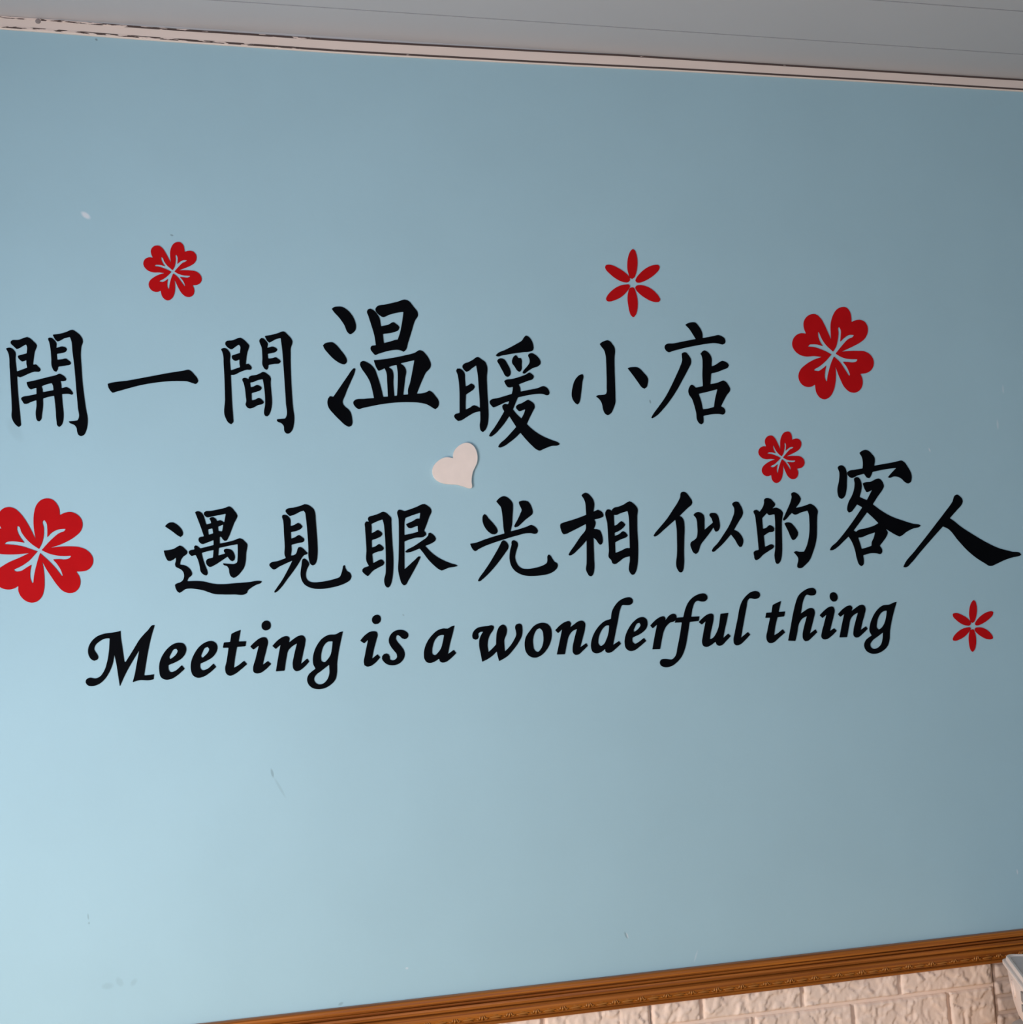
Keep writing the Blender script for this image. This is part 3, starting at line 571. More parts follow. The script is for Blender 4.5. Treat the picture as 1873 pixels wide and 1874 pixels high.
        ['-468,15865 -460,15973 -410,16090 -334,16184 -248,16243 -173,16257 -105,16238 -69,16171 -82,16095 -137,16022 -233,15967 -335,15929! -331,15864 -305,15826 -247,15837 -139,15919! -98,15862! -196,15780 -302,15721 -376,15715 -439,15750',
         '-311,16025 -288,16105 -245,16163 -213,16167 -195,16139 -215,16091 -263,16044 -304,16019'],
    ],
    'e2': [
        ['-11,15863 0,15971 51,16088 123,16183 210,16242 296,16260 359,16232 388,16170 372,16094 316,16020 224,15965 129,15926! 130,15866 156,15830 220,15840 324,15919! 362,15865! 262,15783 164,15728 89,15718 26,15752',
         '151,16023 168,16099 208,16162 245,16171 266,16143 249,16095 199,16043 159,16017'],
    ],
    't1': [
        ['738,16406! 703,16231! 816,16231! 803,16155! 676,16150! 641,15976 621,15840! 681,15870 775,15938! 820,15884! 723,15807 624,15741 558,15723 511,15753 492,15831 516,15939 552,16145! 466,16147! 484,16228! 578,16230! 598,16352! 664,16382'],
    ],
    'i1': [
        ['872,16149! 963,16230 1019,16266 1074,16280 1117,16267 1138,16221 1118,16106 1075,15954 1052,15861! 1128,15916! 1179,15869! 1091,15788 1003,15739 948,15738 911,15764 907,15819 944,15949 1002,16156! 919,16097!'],
        ['1123,16529 1169,16514 1191,16463 1182,16413 1137,16382 1108,16379 1067,16402 1051,16447 1064,16496 1092,16523'],
    ],
    'n1': [
        ['1203,16141! 1291,16225 1370,16271 1425,16280 1463,16256 1457,16180! 1534,16236 1613,16276 1668,16277 1705,16233 1700,16155 1665,16012 1626,15845! 1723,15924! 1754,15874! 1674,15795 1595,15744 1551,15739 1513,15771 1501,15843 1525,15975 1576,16161! 1497,16115 1440,16057 1415,15969 1375,15756! 1245,15752! 1282,15943 1327,16151! 1254,16091!'],
    ],
    'g1': [
        ['2181,16274 2233,16300 2284,16312! 2251,16184 2204,15985 2178,15830 2168,15674 2145,15586 2064,15502 1973,15457 1872,15448 1785,15473 1726,15537 1712,15610 1736,15675 1788,15723 1845,15761! 1814,15827 1809,15905 1831,16015 1891,16135 1967,16220 2058,16266',
         '2121,16166! 2106,16057 2080,15958 2033,15893 1976,15852 1943,15870 1934,15932 1948,16020 1985,16108 2043,16161',
         '2055,15812! 2049,15658 2010,15577 1942,15525 1875,15524 1827,15565 1817,15610 1847,15664 1927,15721'],
    ],
    'i2': [
        ['2544,16156! 2624,16237 2699,16284 2763,16292 2808,16278 2820,16246 2798,16157 2751,16006 2718,15868! 2805,15933! 2848,15882! 2761,15798 2687,15755 2632,15751 2597,15775 2590,15816 2612,15932 2668,16163! 2606,16110!'],
        ['2818,16545 2863,16529 2881,16483 2869,16434 2835,16404 2794,16398 2754,16421 2740,16467 2758,16516 2786,16537'],
    ],
    's1': [
        ['3242,16146 3201,16160 3170,16193 3139,16215 3111,16201 3103,16160 3130,16105 3182,16039 3225,15964 3233,15909 3215,15847 3172,15795 3106,15758 3032,15750 2960,15765 2903,15809 2873,15864 2879,15900 2907,15930 2944,15939 2980,15922 2997,15885 3001,15838 3036,15827 3082,15840 3111,15875 3108,15916 3069,15972 3017,16047 2992,16111 2995,16166 3025,16227 3082,16275 3147,16294 3211,16290 3265,16266 3300,16224 3296,16178 3274,16154'],
    ],
    'a1': [
        ['3934,16278 3982,16306 4041,16322! 4016,16227 3961,16055 3916,15879! 4012,15941! 4051,15888! 3959,15809 3882,15760 3826,15750 3785,15772 3773,15815! 3697,15772 3631,15755 3576,15769 3541,15821 3535,15894 3553,15993 3599,16091 3678,16188 3774,16261 3869,16284',
         '3869,16179! 3840,16061 3808,15971 3759,15910 3706,15872 3674,15887 3667,15942 3680,16014 3721,16112 3780,16169 3836,16183'],
    ],
    'w1': [
        ['4678,16258 4664,16224 4613,16157 4573,16067 4561,15987 4570,15877! 4631,15926 4700,15991! 4707,16083 4728,16198 4768,16271 4817,16300 4864,16284 4887,16225 4875,16145 4838,16065 4834,15973 4837,15872! 4918,15946 4995,16046 5038,16137 5033,16195 5024,16254 5050,16295 5092,16306 5133,16283 5142,16225 5131,16121 5077,16019 4988,15908 4875,15798 4738,15725! 4720,15795 4706,15882! 4638,15822 4552,15769 4462,15730! 4444,15855 4425,15993 4438,16096 4465,16152 4500,16203! 4449,16199 4419,16178 4422,16126 4397,16087 4367,16082 4332,16101 4321,16154 4343,16210 4405,16265 4495,16284 4590,16291 4638,16300 4671,16287'],
    ],
    'o1': [
        ['5478,16300 5562,16276 5613,16209 5623,16109 5594,15983 5527,15870 5438,15787 5328,15750 5245,15774 5188,15840 5167,15945 5188,16072 5267,16184 5355,16268',
         '5425,16214 5466,16181 5483,16093 5473,15977 5432,15886 5375,15840 5328,15868 5308,15950 5311,16054 5343,16146 5388,16202'],
    ],
    'n2': [
        ['5684,16171! 5780,16254 5868,16299 5929,16306 5952,16276 5938,16206! 6012,16255 6088,16299 6150,16302 6191,16259 6186,16189 6141,16038 6086,15877! 6190,15940! 6216,15896! 6122,15816 6045,15762 6008,15758 5967,15789 5960,15871 5991,15998 6051,16177! 5969,16140 5903,16061 5873,15969 5824,15779! 5690,15782! 5738,15952 5802,16183! 5730,16122!'],
    ],
    'd1': [
        ['6633,16310! 6657,16427 6712,16519 6805,16605 6907,16644 6983,16645 7024,16607 7014,16548 6962,16521 6900,16523 6831,16520 6809,16480 6747,16269 6683,16036 6642,15887! 6749,15948! 6780,15901! 6682,15824 6592,15769 6542,15766 6507,15797 6507,15832! 6432,15783 6357,15766 6297,15790 6270,15867 6283,15972 6339,16099 6420,16201 6523,16279',
         '6597,16207! 6581,16099 6537,15984 6482,15904 6425,15883 6400,15914 6401,15990 6438,16094 6498,16174 6550,16207'],
    ],
    'e3': [
        ['6843,15910 6858,16004 6926,16143 7021,16251 7125,16312 7188,16315 7242,16277 7255,16211 7227,16129 7147,16061 6979,15989! 6981,15921 7011,15890 7075,15911 7179,15977! 7214,15925! 7095,15839 7004,15784 6928,15776 6868,15814',
         '7011,16091 7034,16161 7081,16219 7119,16223 7134,16192 7108,16146 7062,16107 7016,16082'],
    ],
    'r1': [
        ['7299,16173! 7413,16269 7491,16307 7548,16311 7572,16280 7566,16244! 7645,16325 7703,16348 7753,16332 7765,16281 7725,16225 7649,16205 7576,16148 7526,16067 7495,15973 7444,15780! 7312,15783! 7362,15980 7420,16185! 7340,16124!'],
    ],
    'f1': [
        ['7768,16280! 7884,16284! 7925,16408 7990,16526 8099,16618 8205,16656 8283,16656 8325,16621 8325,16566 8280,16528 8222,16526 8146,16541 8106,16521 8061,16439 8019,16284! 8167,16284! 8149,16209! 7987,16199! 7942,16000 7875,15764 7816,15648 7721,15552 7615,15492 7501,15486 7440,15519 7428,15573 7458,15613 7522,15618 7655,15611 7702,15654 7749,15794 7808,16006 7853,16198! 7725,16199!'],
    ],
    'u1': [
        ['8147,16191! 8223,16255 8309,16309 8372,16322 8413,16304 8414,16251 8385,16127 8345,16004 8324,15899! 8375,15916 8442,15990 8478,16055 8543,16311! 8682,16319! 8643,16183 8589,16012 8561,15907! 8654,15978! 8698,15934! 8598,15847 8532,15793 8480,15784 8440,15807 8423,15856! 8336,15802 8252,15776 8202,15799 8185,15858 8202,15943 8271,16200! 8200,16147!'],
    ],
    'l1': [
        ['9054,16524 9014,16400 8942,16140 8878,15897! 9007,15987! 9048,15942! 8942,15850 8854,15787 8790,15775 8751,15806 8744,15860 8774,15984 8844,16222 8899,16414 8936,16490 9017,16584 9116,16649 9201,16662 9258,16638 9273,16589 9245,16546 9181,16531 9108,16542 9077,16543'],
    ],
    't2': [
        ['9646,16478! 9587,16297! 9706,16299! 9682,16215! 9559,16208! 9511,16066 9475,15910! 9538,15938 9639,16004! 9679,15949! 9553,15859 9453,15791 9394,15783 9349,15816 9335,15880 9363,15995 9428,16206! 9340,16207! 9364,16292! 9459,16293! 9490,16418! 9567,16450'],
    ],
    'h1': [
        ['9725,15809! 9782,16010 9859,16286 9912,16437 9970,16550 10081,16635 10182,16672 10266,16666 10301,16614 10278,16557 10214,16546 10103,16555 10071,16507 9988,16249! 10069,16296 10170,16337 10231,16321 10248,16270 10218,16156 10164,16005 10128,15907! 10239,15976! 10265,15924! 10158,15839 10084,15789 10042,15784 10003,15821 9998,15898 10033,16024 10100,16206! 10002,16159 9940,16079 9901,15941 9855,15797!'],
    ],
    'i3': [
        ['10334,16208! 10447,16299 10535,16344 10592,16342 10616,16292 10593,16190 10539,16039 10502,15932! 10583,15979! 10629,15932! 10523,15848 10435,15801 10379,15799 10342,15831 10353,15919 10399,16045 10461,16215! 10382,16159!'],
        ['10619,16586 10673,16560 10692,16501 10671,16444 10612,16425 10565,16455 10546,16514 10568,16571'],
    ],
    'n3': [
        ['10673,16213! 10787,16304 10875,16346 10925,16347 10951,16317 10931,16253! 11029,16313 11103,16349 11167,16344 11196,16293 11177,16204 11122,16064 11075,15924! 11179,15984! 11208,15938! 11089,15846 11014,15801 10979,15800 10939,15834 10942,15918 10986,16057 11050,16222! 10961,16181 10898,16113 10870,16024 10810,15815! 10671,15817! 10726,16005 10793,16214! 10715,16163!'],
    ],
    'g2': [
        ['11670,16338 11737,16364 11796,16375! 11731,16219 11664,16027 11626,15886 11602,15732 11557,15630 11449,15546 11332,15510 11233,15520 11145,15580 11120,15665 11152,15740 11213,15789 11276,15822! 11243,15891 11260,16006 11313,16120 11409,16245 11516,16319',
         '11598,16231! 11570,16109 11517,15994 11454,15933 11410,15918 11384,15949 11391,16026 11428,16128 11492,16203 11552,16229',
         '11494,15866! 11474,15751 11438,15662 11369,15608 11296,15594 11248,15620 11234,15672 11280,15734 11385,15800'],
    ],
    'heart': [
        ['4141,18979! 4107,18987 4040,18998 3982,18989 3923,18961 3859,18911 3815,18855 3796,18788 3801,18721 3832,18659 3897,18608 3979,18576 4077,18564 4181,18554 4284,18526 4361,18498 4406,18490 4416,18497 4421,18596 4430,18678 4453,18761 4488,18828 4522,18895 4537,18967 4535,19046 4512,19124 4473,19182 4422,19217 4365,19228 4295,19210 4220,19164 4170,19108 4146,19046'],
    ],
    'flower_c4': [
        ['-2182,17870! -2201,17988 -2210,18143 -2198,18279 -2162,18388 -2092,18459 -2019,18477 -1938,18455 -1878,18390 -1845,18307 -1839,18224! -1785,18250 -1690,18266 -1604,18232 -1540,18162 -1520,18079 -1547,17979 -1627,17899 -1740,17829 -1844,17782 -1978,17741! -1827,17754 -1698,17753 -1569,17737 -1465,17688 -1397,17608 -1378,17535 -1400,17453 -1462,17392 -1536,17376 -1622,17375! -1580,17305 -1564,17214 -1587,17133 -1649,17072 -1735,17062 -1812,17096 -1888,17181 -1971,17310 -2047,17440 -2096,17541! -2077,17414 -2068,17269 -2077,17125 -2112,17018 -2181,16954 -2258,16942 -2342,16978 -2409,17057 -2435,17139 -2432,17193! -2492,17159 -2576,17146 -2660,17170 -2735,17231 -2776,17313 -2776,17385 -2733,17437 -2682,17471 -2555,17548 -2427,17602 -2278,17671! -2427,17660 -2554,17660 -2680,17673 -2789,17708 -2872,17783 -2909,17883 -2892,17972 -2836,18034 -2760,18058 -2655,18042! -2696,18129 -2700,18228 -2665,18309 -2614,18348 -2546,18360 -2470,18336 -2402,18275 -2335,18183 -2269,18063',
         '-2137,17728! -2093,17822 -2072,17912 -2066,18030 -2071,18148 -2058,18155 -2029,18111 -2019,18029 -2021,17897! -1945,17972 -1858,18010 -1763,18017 -1768,17999 -1859,17951 -1963,17863 -2104,17709! -2001,17656 -1898,17625 -1778,17612 -1687,17613 -1709,17582 -1770,17562 -1856,17569 -1946,17568! -1883,17488 -1833,17396 -1812,17323 -1825,17316 -1893,17416 -1985,17528 -2125,17669! -2156,17570 -2192,17436 -2214,17328 -2224,17230 -2241,17230 -2262,17294 -2265,17393 -2246,17501! -2319,17458 -2396,17412 -2485,17424 -2489,17437 -2404,17475 -2292,17548 -2158,17692! -2256,17732 -2358,17771 -2468,17797 -2615,17815 -2603,17833 -2535,17852 -2442,17846 -2340,17827! -2407,17931 -2439,18022 -2439,18072 -2422,18072 -2380,17984 -2314,17883 -2221,17789'],
    ],
    'flower_c1': [
        ['-153,22099! -160,22180 -160,22270 -139,22349 -103,22404 -52,22429 0,22425 39,22383 55,22323 59,22275! 99,22291 151,22295 201,22272 232,22225 233,22164 209,22110 156,22066 81,22029 -40,21978! 40,21983 126,21981 211,21971 267,21936 300,21882 302,21828 275,21779 228,21755 162,21747! 184,21700 188,21646 167,21591 115,21561 58,21569 3,21613 -52,21708 -105,21836! -99,21761 -101,21671 -120,21587 -158,21527 -209,21503 -260,21522 -298,21573 -316,21656! -342,21640 -392,21634 -443,21654 -481,21701 -492,21754 -473,21808 -421,21857 -347,21900 -250,21932! -329,21942 -414,21941 -481,21960 -536,22004 -564,22063 -556,22117 -522,22160 -482,22176 -420,22171! -441,22222 -449,22281 -422,22336 -376,22364 -320,22362 -270,22322 -226,22250 -188,22173',
         '-130,21981! -101,22031 -85,22097 -78,22170 -79,22224 -71,22230 -54,22200 -51,22146 -57,22080! -14,22117 38,22145 87,22144 84,22134 26,22103 -38,22038 -104,21961! -47,21927 10,21907 72,21899 129,21897 126,21882 89,21866 32,21871 -25,21876! 14,21829 41,21775 51,21737 42,21730 -4,21799 -59,21876 -121,21931! -144,21880 -169,21802 -184,21736 -189,21685 -200,21685 -213,21717 -213,21777 -202,21843! -242,21812 -282,21791 -327,21796 -329,21808 -275,21836 -212,21885 -148,21953! -198,21981 -271,22012 -333,22032 -397,22040 -389,22055 -343,22062 -293,22057 -242,22040! -275,22093 -294,22147 -296,22183 -284,22183 -257,22124 -214,22059'],
    ],
    'flower_c2': [
        ['10935,20956! 10938,21097 10952,21256 11006,21396 11079,21495 11177,21543 11269,21538 11332,21468 11352,21363 11349,21279! 11425,21310 11519,21320 11607,21283 11653,21201 11645,21095 11591,20997 11488,20917 11346,20847 11119,20751! 11263,20763 11418,20766 11570,20753 11666,20695 11716,20603 11709,20508 11651,20421 11563,20374 11442,20358! 11473,20276 11471,20181 11423,20085 11324,20028 11223,20039 11130,20113 11049,20277 10975,20497! 10974,20367 10954,20209 10905,20062 10826,19954 10730,19911 10643,19941 10583,20026 10565,20171! 10516,20142 10424,20128 10338,20160 10277,20240 10267,20332 10310,20428 10411,20516 10552,20596 10731,20657! 10591,20671 10439,20663 10322,20693 10231,20766 10191,20868 10215,20963 10284,21040 10358,21070 10468,21066! 10438,21153 10436,21257 10493,21355 10580,21407 10682,21408 10765,21339 10831,21217 10885,21084',
         '10956,20750! 11018,20840 11058,20957 11084,21085 11091,21180 11108,21191 11132,21140 11127,21045 11105,20928! 11190,20996 11289,21049 11377,21050 11369,21032 11259,20973 11132,20856 11000,20716! 11097,20660 11195,20629 11306,20619 11409,20619 11400,20592 11330,20562 11228,20568 11127,20573! 11188,20492 11228,20400 11240,20333 11223,20321 11151,20438 11065,20570 10963,20664! 10913,20573 10855,20434 10816,20317 10797,20228 10779,20227 10761,20284 10771,20388 10803,20504! 10725,20448 10650,20408 10570,20415 10567,20435 10670,20487 10792,20577 10919,20700! 10833,20746 10708,20797 10600,20828 10486,20837 10504,20864 10587,20879 10677,20873 10765,20847! 10715,20938 10691,21031 10694,21094 10714,21095 10752,20993 10820,20881'],
    ],
    'flower_c3': [
        ['9832,19041! 9833,19117 9842,19203 9871,19278 9911,19331 9965,19356 10015,19353 10049,19314 10060,19258 10059,19212! 10100,19228 10151,19233 10200,19212 10225,19168 10220,19110 10191,19058 10135,19016 10057,18978 9933,18928! 10012,18934 10096,18934 10180,18926 10232,18894 10259,18844 10256,18793 10224,18746 10176,18721 10110,18713! 10127,18668 10126,18617 10100,18565 10045,18535 9990,18542 9939,18582 9895,18671 9854,18792! 9853,18721 9842,18635 9816,18555 9772,18497 9719,18474 9671,18491 9638,18538 9628,18616! 9601,18601 9550,18594 9503,18612 9469,18656 9463,18706 9488,18758 9543,18805 9621,18848 9720,18880! 9643,18888 9559,18885 9494,18902 9444,18943 9422,18999 9435,19050 9474,19091 9514,19107 9575,19104! 9559,19151 9558,19208 9589,19260 9637,19288 9693,19288 9738,19250 9775,19183 9805,19110',
         '9843,18929! 9877,18977 9899,19040 9914,19109 9917,19161 9927,19167 9940,19139 9937,19087 9925,19024! 9972,19060 10026,19088 10074,19088 10070,19079 10010,19048 9940,18985 9868,18910! 9921,18879 9975,18861 10036,18855 10092,18855 10087,18840 10049,18825 9993,18828 9937,18832! 9971,18788 9993,18737 9999,18701 9990,18695 9950,18758 9904,18830 9847,18882! 9820,18833 9788,18758 9766,18695 9756,18646 9746,18646 9736,18677 9742,18734 9760,18797! 9717,18767 9675,18745 9631,18749 9630,18761 9686,18788 9753,18836 9823,18902! 9776,18928 9707,18956 9648,18974 9585,18980 9595,18994 9640,19002 9690,18998 9738,18983! 9711,19033 9698,19083 9699,19117 9711,19118 9732,19062 9769,19001'],
    ],
    'star_s1': [
        ['7396,22496 7427,22475 7452,22405 7464,22306 7453,22186 7424,22073 7387,22002 7353,21979 7317,21994 7293,22064 7277,22162 7283,22253 7304,22359 7342,22445 7373,22484'],
        ['7837,22224 7854,22202 7840,22152 7769,22073 7670,22000 7564,21945 7468,21916 7429,21920 7408,21946 7422,21989 7485,22067 7577,22147 7675,22202 7765,22228'],
        ['7398,21841 7418,21862 7473,21874 7574,21861 7673,21817 7755,21748 7809,21678 7828,21629 7811,21597 7760,21586 7680,21599 7561,21657 7464,21729 7410,21792'],
        ['7344,21834 7372,21826 7394,21770 7417,21673 7423,21567 7409,21455 7376,21364 7333,21318 7295,21349 7268,21426 7253,21530 7248,21635 7266,21747 7296,21818'],
        ['7305,21853 7277,21804 7203,21718 7120,21654 7016,21607 6936,21585 6887,21592 6869,21623 6888,21672 6953,21749 7036,21814 7133,21861 7235,21881 7289,21880'],
        ['6886,22175 6898,22203 6946,22216 7017,22206 7108,22165 7198,22111 7274,22046 7310,21994 7308,21951 7280,21923 7222,21918 7144,21938 7040,21996 6951,22071 6901,22126'],
    ],
    'star_s2': [
        ['13289,16342 13314,16326 13331,16272 13337,16197 13322,16106 13293,16020 13259,15966 13230,15949 13202,15961 13185,16014 13176,16089 13185,16159 13207,16240 13243,16304 13270,16334'],
        ['13640,16129 13653,16112 13639,16074 13577,16015 13492,15961 13403,15921 13322,15899 13290,15903 13274,15924 13288,15956 13343,16015 13423,16074 13506,16114 13581,16133'],
        ['13261,15843 13278,15859 13324,15867 13407,15857 13486,15822 13551,15768 13592,15714 13605,15677 13590,15653 13547,15645 13482,15656 13386,15701 13310,15758 13268,15806'],
        ['13216,15839 13239,15833 13254,15790 13269,15715 13269,15635 13252,15549 13221,15480 13183,15446 13154,15470 13134,15528 13127,15608 13128,15688 13148,15774 13176,15827'],
        ['13185,15854 13159,15817 13095,15753 13023,15705 12936,15670 12868,15654 12828,15660 12814,15684 12832,15721 12890,15779 12961,15827 13043,15862 13128,15876 13173,15874'],
        ['12854,16105 12866,16126 12905,16135 12964,16126 13037,16094 13109,16052 13168,16001 13196,15961 13192,15929 13168,15907 13120,15905 13056,15921 12973,15966 12903,16025 12864,16067'],
    ],
}


def decode(s):
    pts = []
    for t in s.split():
        c = t.endswith('!')
        a, b = t.rstrip('!').split(',')
        pts.append((Vector((int(a) * 1e-4, int(b) * 1e-4)), c))
    return pts

def smooth_outline(s):
    pts = decode(s)
    n = len(pts)
    tang = []
    for i in range(n):
        p0, p1, p2 = pts[i - 1][0], pts[i][0], pts[(i + 1) % n][0]
        a, b = (p1 - p0), (p2 - p1)
        turn = abs(math.atan2(a.x * b.y - a.y * b.x, a.dot(b)))
        if pts[i][1] or turn > 1.25:
            tang.append(None)
        else:
            la, lb = a.length, b.length
            t = a / la * lb + b / lb * la          # weights the shorter side
            tang.append(t.normalized())
    out = []
    for i in range(n):
        j = (i + 1) % n
        p, q = pts[i][0], pts[j][0]
        L = (q - p).length
        d = (q - p) / L
        r = min(0.0010, L * 0.22)
        a = p + d * r if tang[i] is None else p
        b = q - d * r if tang[j] is None else q
        ta = tang[i] if tang[i] is not None else d
        tb = tang[j] if tang[j] is not None else d
        l = (b - a).length / 3
        h1, h2 = a + ta * l, b - tb * l
        steps = max(1, min(7, int(L / 0.0022)))
        if tang[i] is None and tang[j] is None: steps = 1
        for k in range(steps):
            t = k / steps
            out.append(a * (1 - t) ** 3 + h1 * 3 * t * (1 - t) ** 2 + h2 * 3 * t * t * (1 - t) + b * t ** 3)
        if tang[j] is None:
            out.append(b)
            # rounded corner
            p2 = pts[(j + 1) % n][0]
            d2 = (p2 - q).normalized()
            r2 = min(0.0010, (p2 - q).length * 0.22)
            out.append((b + (q + d2 * r2)) * 0.25 + q * 0.5)
    return out

def sticker_mesh(name, contours, origin, thick, material):
    cu = bpy.data.curves.new(name, 'CURVE')
    cu.dimensions = '2D'
    cu.fill_mode = 'BOTH'
    cu.extrude = thick / 2
    for c in contours:
        pts = smooth_outline(c)
        sp = cu.splines.new('POLY')
        sp.points.add(len(pts) - 1)
        for p, v in zip(sp.points, pts):
            p.co = (v.x - origin.x, v.y - origin.y, 0, 1)
        sp.use_cyclic_u = True
    tmp = bpy.data.objects.new(name, cu)
    me = bpy.data.meshes.new_from_object(tmp)
    bpy.data.objects.remove(tmp)
    bpy.data.curves.remove(cu)
    # curve plane XY -> wall plane XZ, front facing the room (-Y)
    me.transform(Matrix.Translation((0, -thick / 2 - 0.0002, 0)) @ Matrix.Rotation(math.pi / 2, 4, 'X'))
    me.name = name
    me.materials.clear()
    me.materials.append(material)
    return me

def sticker(name, key, label, cat, group, material, thick=0.0008, part='stroke', parts=None):
    pieces = GLYPHS[key]
    ctrl = [p for pc in pieces for p, _ in decode(pc[0])]
    mid = Vector(((min(p.x for p in ctrl) + max(p.x for p in ctrl)) / 2, (min(p.y for p in ctrl) + max(p.y for p in ctrl)) / 2))
    if len(pieces) == 1:
        o = link(bpy.data.objects.new(name, sticker_mesh(name, pieces[0], mid, thick, material)))
        o.location = (mid.x, 0, mid.y)
    else:
        o = link(bpy.data.objects.new(name, None))
        o.empty_display_size = 0.05
        o.location = (mid.x, 0, mid.y)
        for k, pc in enumerate(pieces):
            pn = parts[k] if parts else part
            link(bpy.data.objects.new(pn, sticker_mesh(pn, pc, mid, thick, material)), o)
    return tag(o, label, cat, group)

UP = 'black characters of the upper row'
LOW = 'black characters of the lower row'
for key, label, group in (
    ('kai', 'black vinyl character 開, leftmost of the upper row', UP),
    ('yi', 'black vinyl character 一, a single rising bar in the upper row', UP),
    ('jian', 'black vinyl character 間, between the single bar and the large 温', UP),
    ('wen', 'black vinyl character 温, the largest of the upper row', UP),
    ('nuan', 'black vinyl character 暖, directly above right of the pink heart', UP),
    ('xiao', 'black vinyl character 小, three separate strokes in the upper row', UP),
    ('dian', 'black vinyl character 店, last of the upper row beside a red flower', UP),
    ('yu', 'black vinyl character 遇, first of the lower row with a long bottom stroke', LOW),
    ('jian4', 'black vinyl character 見, second of the lower row with a right hook', LOW),
    ('yan', 'black vinyl character 眼, third of the lower row', LOW),
    ('guang', 'black vinyl character 光, fourth of the lower row with five separate strokes', LOW),
    ('xiang', 'black vinyl character 相, fifth of the lower row', LOW),
    ('si', 'black vinyl character 似, sixth of the lower row', LOW),
    ('de', 'black vinyl character 的, directly below the smallest red clover flower', LOW),
    ('ke', 'black vinyl character 客, tallest and highest of the lower row', LOW),
    ('ren', 'black vinyl character 人, last of the lower row at the right edge', LOW)):
    sticker('character_sticker', key, label, 'character', group, M_BLACK)

LINE = 'black italic letters of the bottom line'
for key, label in (
    ('M', 'black italic capital M starting the bottom line of lettering'),
    ('e1', 'black italic letter e directly after the capital M'),
    ('e2', 'black italic letter e just before the t in Meeting'),
    ('t1', 'black italic letter t in the middle of Meeting'),
    ('i1', 'black italic letter i with dot in Meeting'),
    ('n1', 'black italic letter n in Meeting'),
    ('g1', 'black italic letter g ending the word Meeting'),
    ('i2', 'black italic letter i with dot starting the word is'),
    ('s1', 'black italic letter s ending the word is'),
    ('a1', 'black italic letter a standing alone as a word'),
    ('w1', 'black italic letter w starting the word wonderful'),
    ('o1', 'black italic letter o in wonderful'),
    ('n2', 'black italic letter n in wonderful'),
    ('d1', 'black italic letter d in wonderful'),
    ('e3', 'black italic letter e in wonderful'),
    ('r1', 'black italic letter r in wonderful, its ear touching the f'),
    ('f1', 'black italic letter f in wonderful with a long descender'),
    ('u1', 'black italic letter u in wonderful'),
    ('l1', 'black italic letter l ending the word wonderful'),
    ('t2', 'black italic letter t starting the word thing'),
    ('h1', 'black italic letter h in the word thing'),
    ('i3', 'black italic letter i with dot in the word thing'),
    ('n3', 'black italic letter n in the word thing'),
    ('g2', 'black italic letter g ending the word thing')):
    sticker('letter_sticker', key, label, 'letter', LINE, M_BLACK, parts=('stem', 'dot'))

FLW = 'red flower stickers'
sticker('flower_sticker', 'flower_c1', 'red four petal clover flower above the character 開 at upper left', 'flower sticker', FLW, M_RED)
sticker('flower_sticker', 'flower_c2', 'large red four petal clover flower right of the upper row', 'flower sticker', FLW, M_RED)
sticker('flower_sticker', 'flower_c3', 'smallest red four petal clover flower above the character 的', 'flower sticker', FLW, M_RED)
sticker('flower_sticker', 'flower_c4', 'largest red four petal clover flower, cut by the left edge', 'flower sticker', FLW, M_RED)
sticker('flower_sticker', 'star_s1', 'red flower of six slim petals above the character 小', 'flower sticker', FLW, M_RED, part='petal')
sticker('flower_sticker', 'star_s2', 'small red flower of six slim petals right of the word thing', 'flower sticker', FLW, M_RED, part='petal')
sticker('heart_plaque', 'heart', 'pale pink tilted heart plaque between the two character rows', 'heart', None, M_HEART, thick=0.0035)

# ------------------------------------------------------------------ lidded box on a table at the lower right
ANG = math.radians(-24.5)          # the box stands turned to the wall
CORNER = Vector((1.2850, -0.060))
TOPZ, BOTZ = 1.051, 0.942
def rounded_rect(w, d, r, n=6):
    pts = []
    for cx_, cy_, a0 in ((w - r, -r, 90), (w - r, -d + r, 0), (r, -d + r, -90), (r, -r, -180)):
        for k in range(n + 1):
            a = math.radians(a0 - 90 * k / n)
            pts.append((cx_ + r * math.cos(a), cy_ + r * math.sin(a)))
    return pts
W, Dp = 0.17, 0.24
def loft(sections, cap_top=True, cap_bottom=True):
    # sections: (inset, z); outline inset evenly
    bm = bmesh.new()
    rings = []
    for ins, z, r in sections:
        pts = [(x + ins, y - ins) for x, y in rounded_rect(W - 2 * ins, Dp - 2 * ins, max(r, 0.004))]
        rings.append([bm.verts.new((x, y, z)) for x, y in pts])
    for a, b in zip(rings, rings[1:]):
        n = len(a)
        for i in range(n):
            bm.faces.new((a[i], a[(i + 1) % n], b[(i + 1) % n], b[i]))
    if cap_bottom: bm.faces.new(rings[0])
    if cap_top: bm.faces.new(rings[-1][::-1])
    bmesh.ops.recalc_face_normals(bm, faces=bm.faces)
    return bm
bx = link(bpy.data.objects.new('storage_box', None))
bx.empty_display_size = 0.1
bx.location = (CORNER.x, CORNER.y, BOTZ)
bx.rotation_euler = (0, 0, ANG)
hh = TOPZ - BOTZ
body = obj('body', loft([(0.030, 0.0, 0.02), (0.022, 0.006, 0.02), (0.014, 0.020, 0.02), (0.009, 0.040, 0.02), (0.006, 0.070, 0.018), (0.0035, hh - 0.012, 0.016)]), M_BODY, bx, smooth=True)
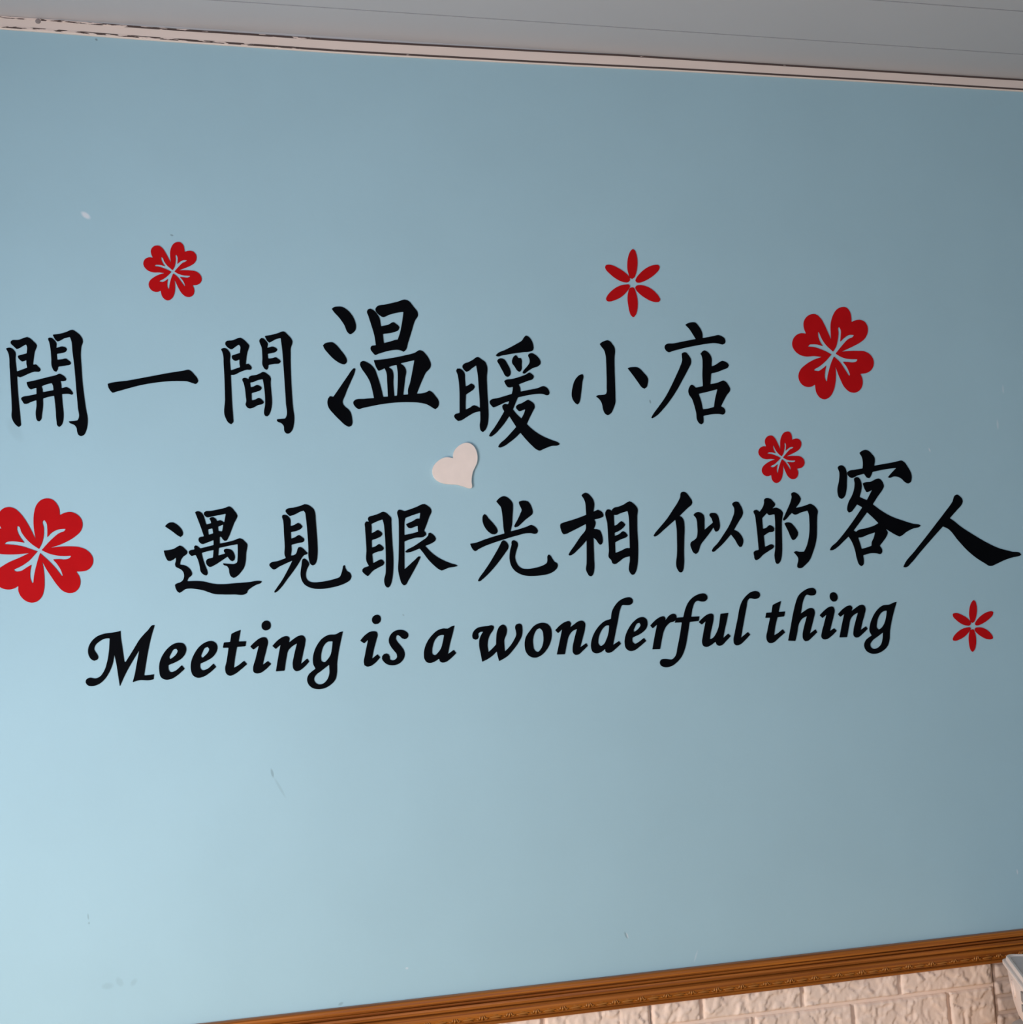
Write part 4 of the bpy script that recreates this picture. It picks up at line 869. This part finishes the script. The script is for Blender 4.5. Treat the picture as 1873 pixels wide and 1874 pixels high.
lid = obj('lid', loft([(0.0, hh - 0.0135, 0.016), (-0.001, hh - 0.0125, 0.016), (-0.001, hh - 0.008, 0.016), (0.0005, hh - 0.0068, 0.016), (0.004, hh - 0.0065, 0.014),
                 (0.005, hh - 0.001, 0.014), (0.0060, hh, 0.013), (0.009, hh - 0.0002, 0.011), (0.012, hh - 0.003, 0.010)]), M_BODY, bx)
obj('lid_panel', loft([(0.0115, hh - 0.0035, 0.010), (0.0118, hh - 0.0022, 0.010)]), M_LID, lid)
# oval grip and latch on the visible short-left side (faces local -x)
def oval_ring(y, z, ry, rz, t, xo):
    bm = bmesh.new()
    n = 20
    rings = []
    for rr, dx in ((1.0, 0.0), (1.0, -0.0030), (1 - t, -0.0030), (1 - t, 0.0)):
        rings.append([bm.verts.new((xo + dx + (z + rz * rr * math.sin(a) - 0.07) * -0.05, y + ry * rr * math.cos(a), z + rz * rr * math.sin(a))) for a in [2 * math.pi * k / n for k in range(n)]])
    for a, b in zip(rings, rings[1:]):
        for i in range(n):
            bm.faces.new((a[i], a[(i + 1) % n], b[(i + 1) % n], b[i]))
    bmesh.ops.recalc_face_normals(bm, faces=bm.faces)
    return bm
obj('grip', oval_ring(-0.060, 0.068, 0.011, 0.014, 0.32, 0.0066), M_BODY, body)
obj('latch', boxes((0.0010, 0.0070, -0.168, -0.150, 0.058, 0.068), (0.0010, 0.0070, -0.166, -0.152, 0.074, 0.088)), M_LATCH, body)
tag(bx, 'white plastic lidded box in front of the rail at the lower right', 'storage box')

tb = link(bpy.data.objects.new('side_table', None))
tb.empty_display_size = 0.2
tb.location = (1.6265, -0.360, 0.0)
bm = bmesh.new()
ring = [(x - 0.36, y + 0.31) for x, y in rounded_rect(0.72, 0.62, 0.07, 8)]
lo_, hi_ = ([bm.verts.new((x, y, z)) for x, y in ring] for z in (BOTZ - 0.030, BOTZ - 0.0005))
for i in range(len(ring)):
    k = (i + 1) % len(ring)
    bm.faces.new((lo_[i], lo_[k], hi_[k], hi_[i]))
bm.faces.new(lo_); bm.faces.new(hi_)
bmesh.ops.recalc_face_normals(bm, faces=bm.faces)
obj('table_top', bm, M_TABLE, tb)
for sx in (-0.29, 0.29):
    for sy in (-0.24, 0.24):
        obj('leg', boxes((sx - 0.02, sx + 0.02, sy - 0.02, sy + 0.02, 0.0, BOTZ - 0.030)), M_TABLE, tb)
tag(tb, 'pale grey table top just visible under the white lidded box', 'table')
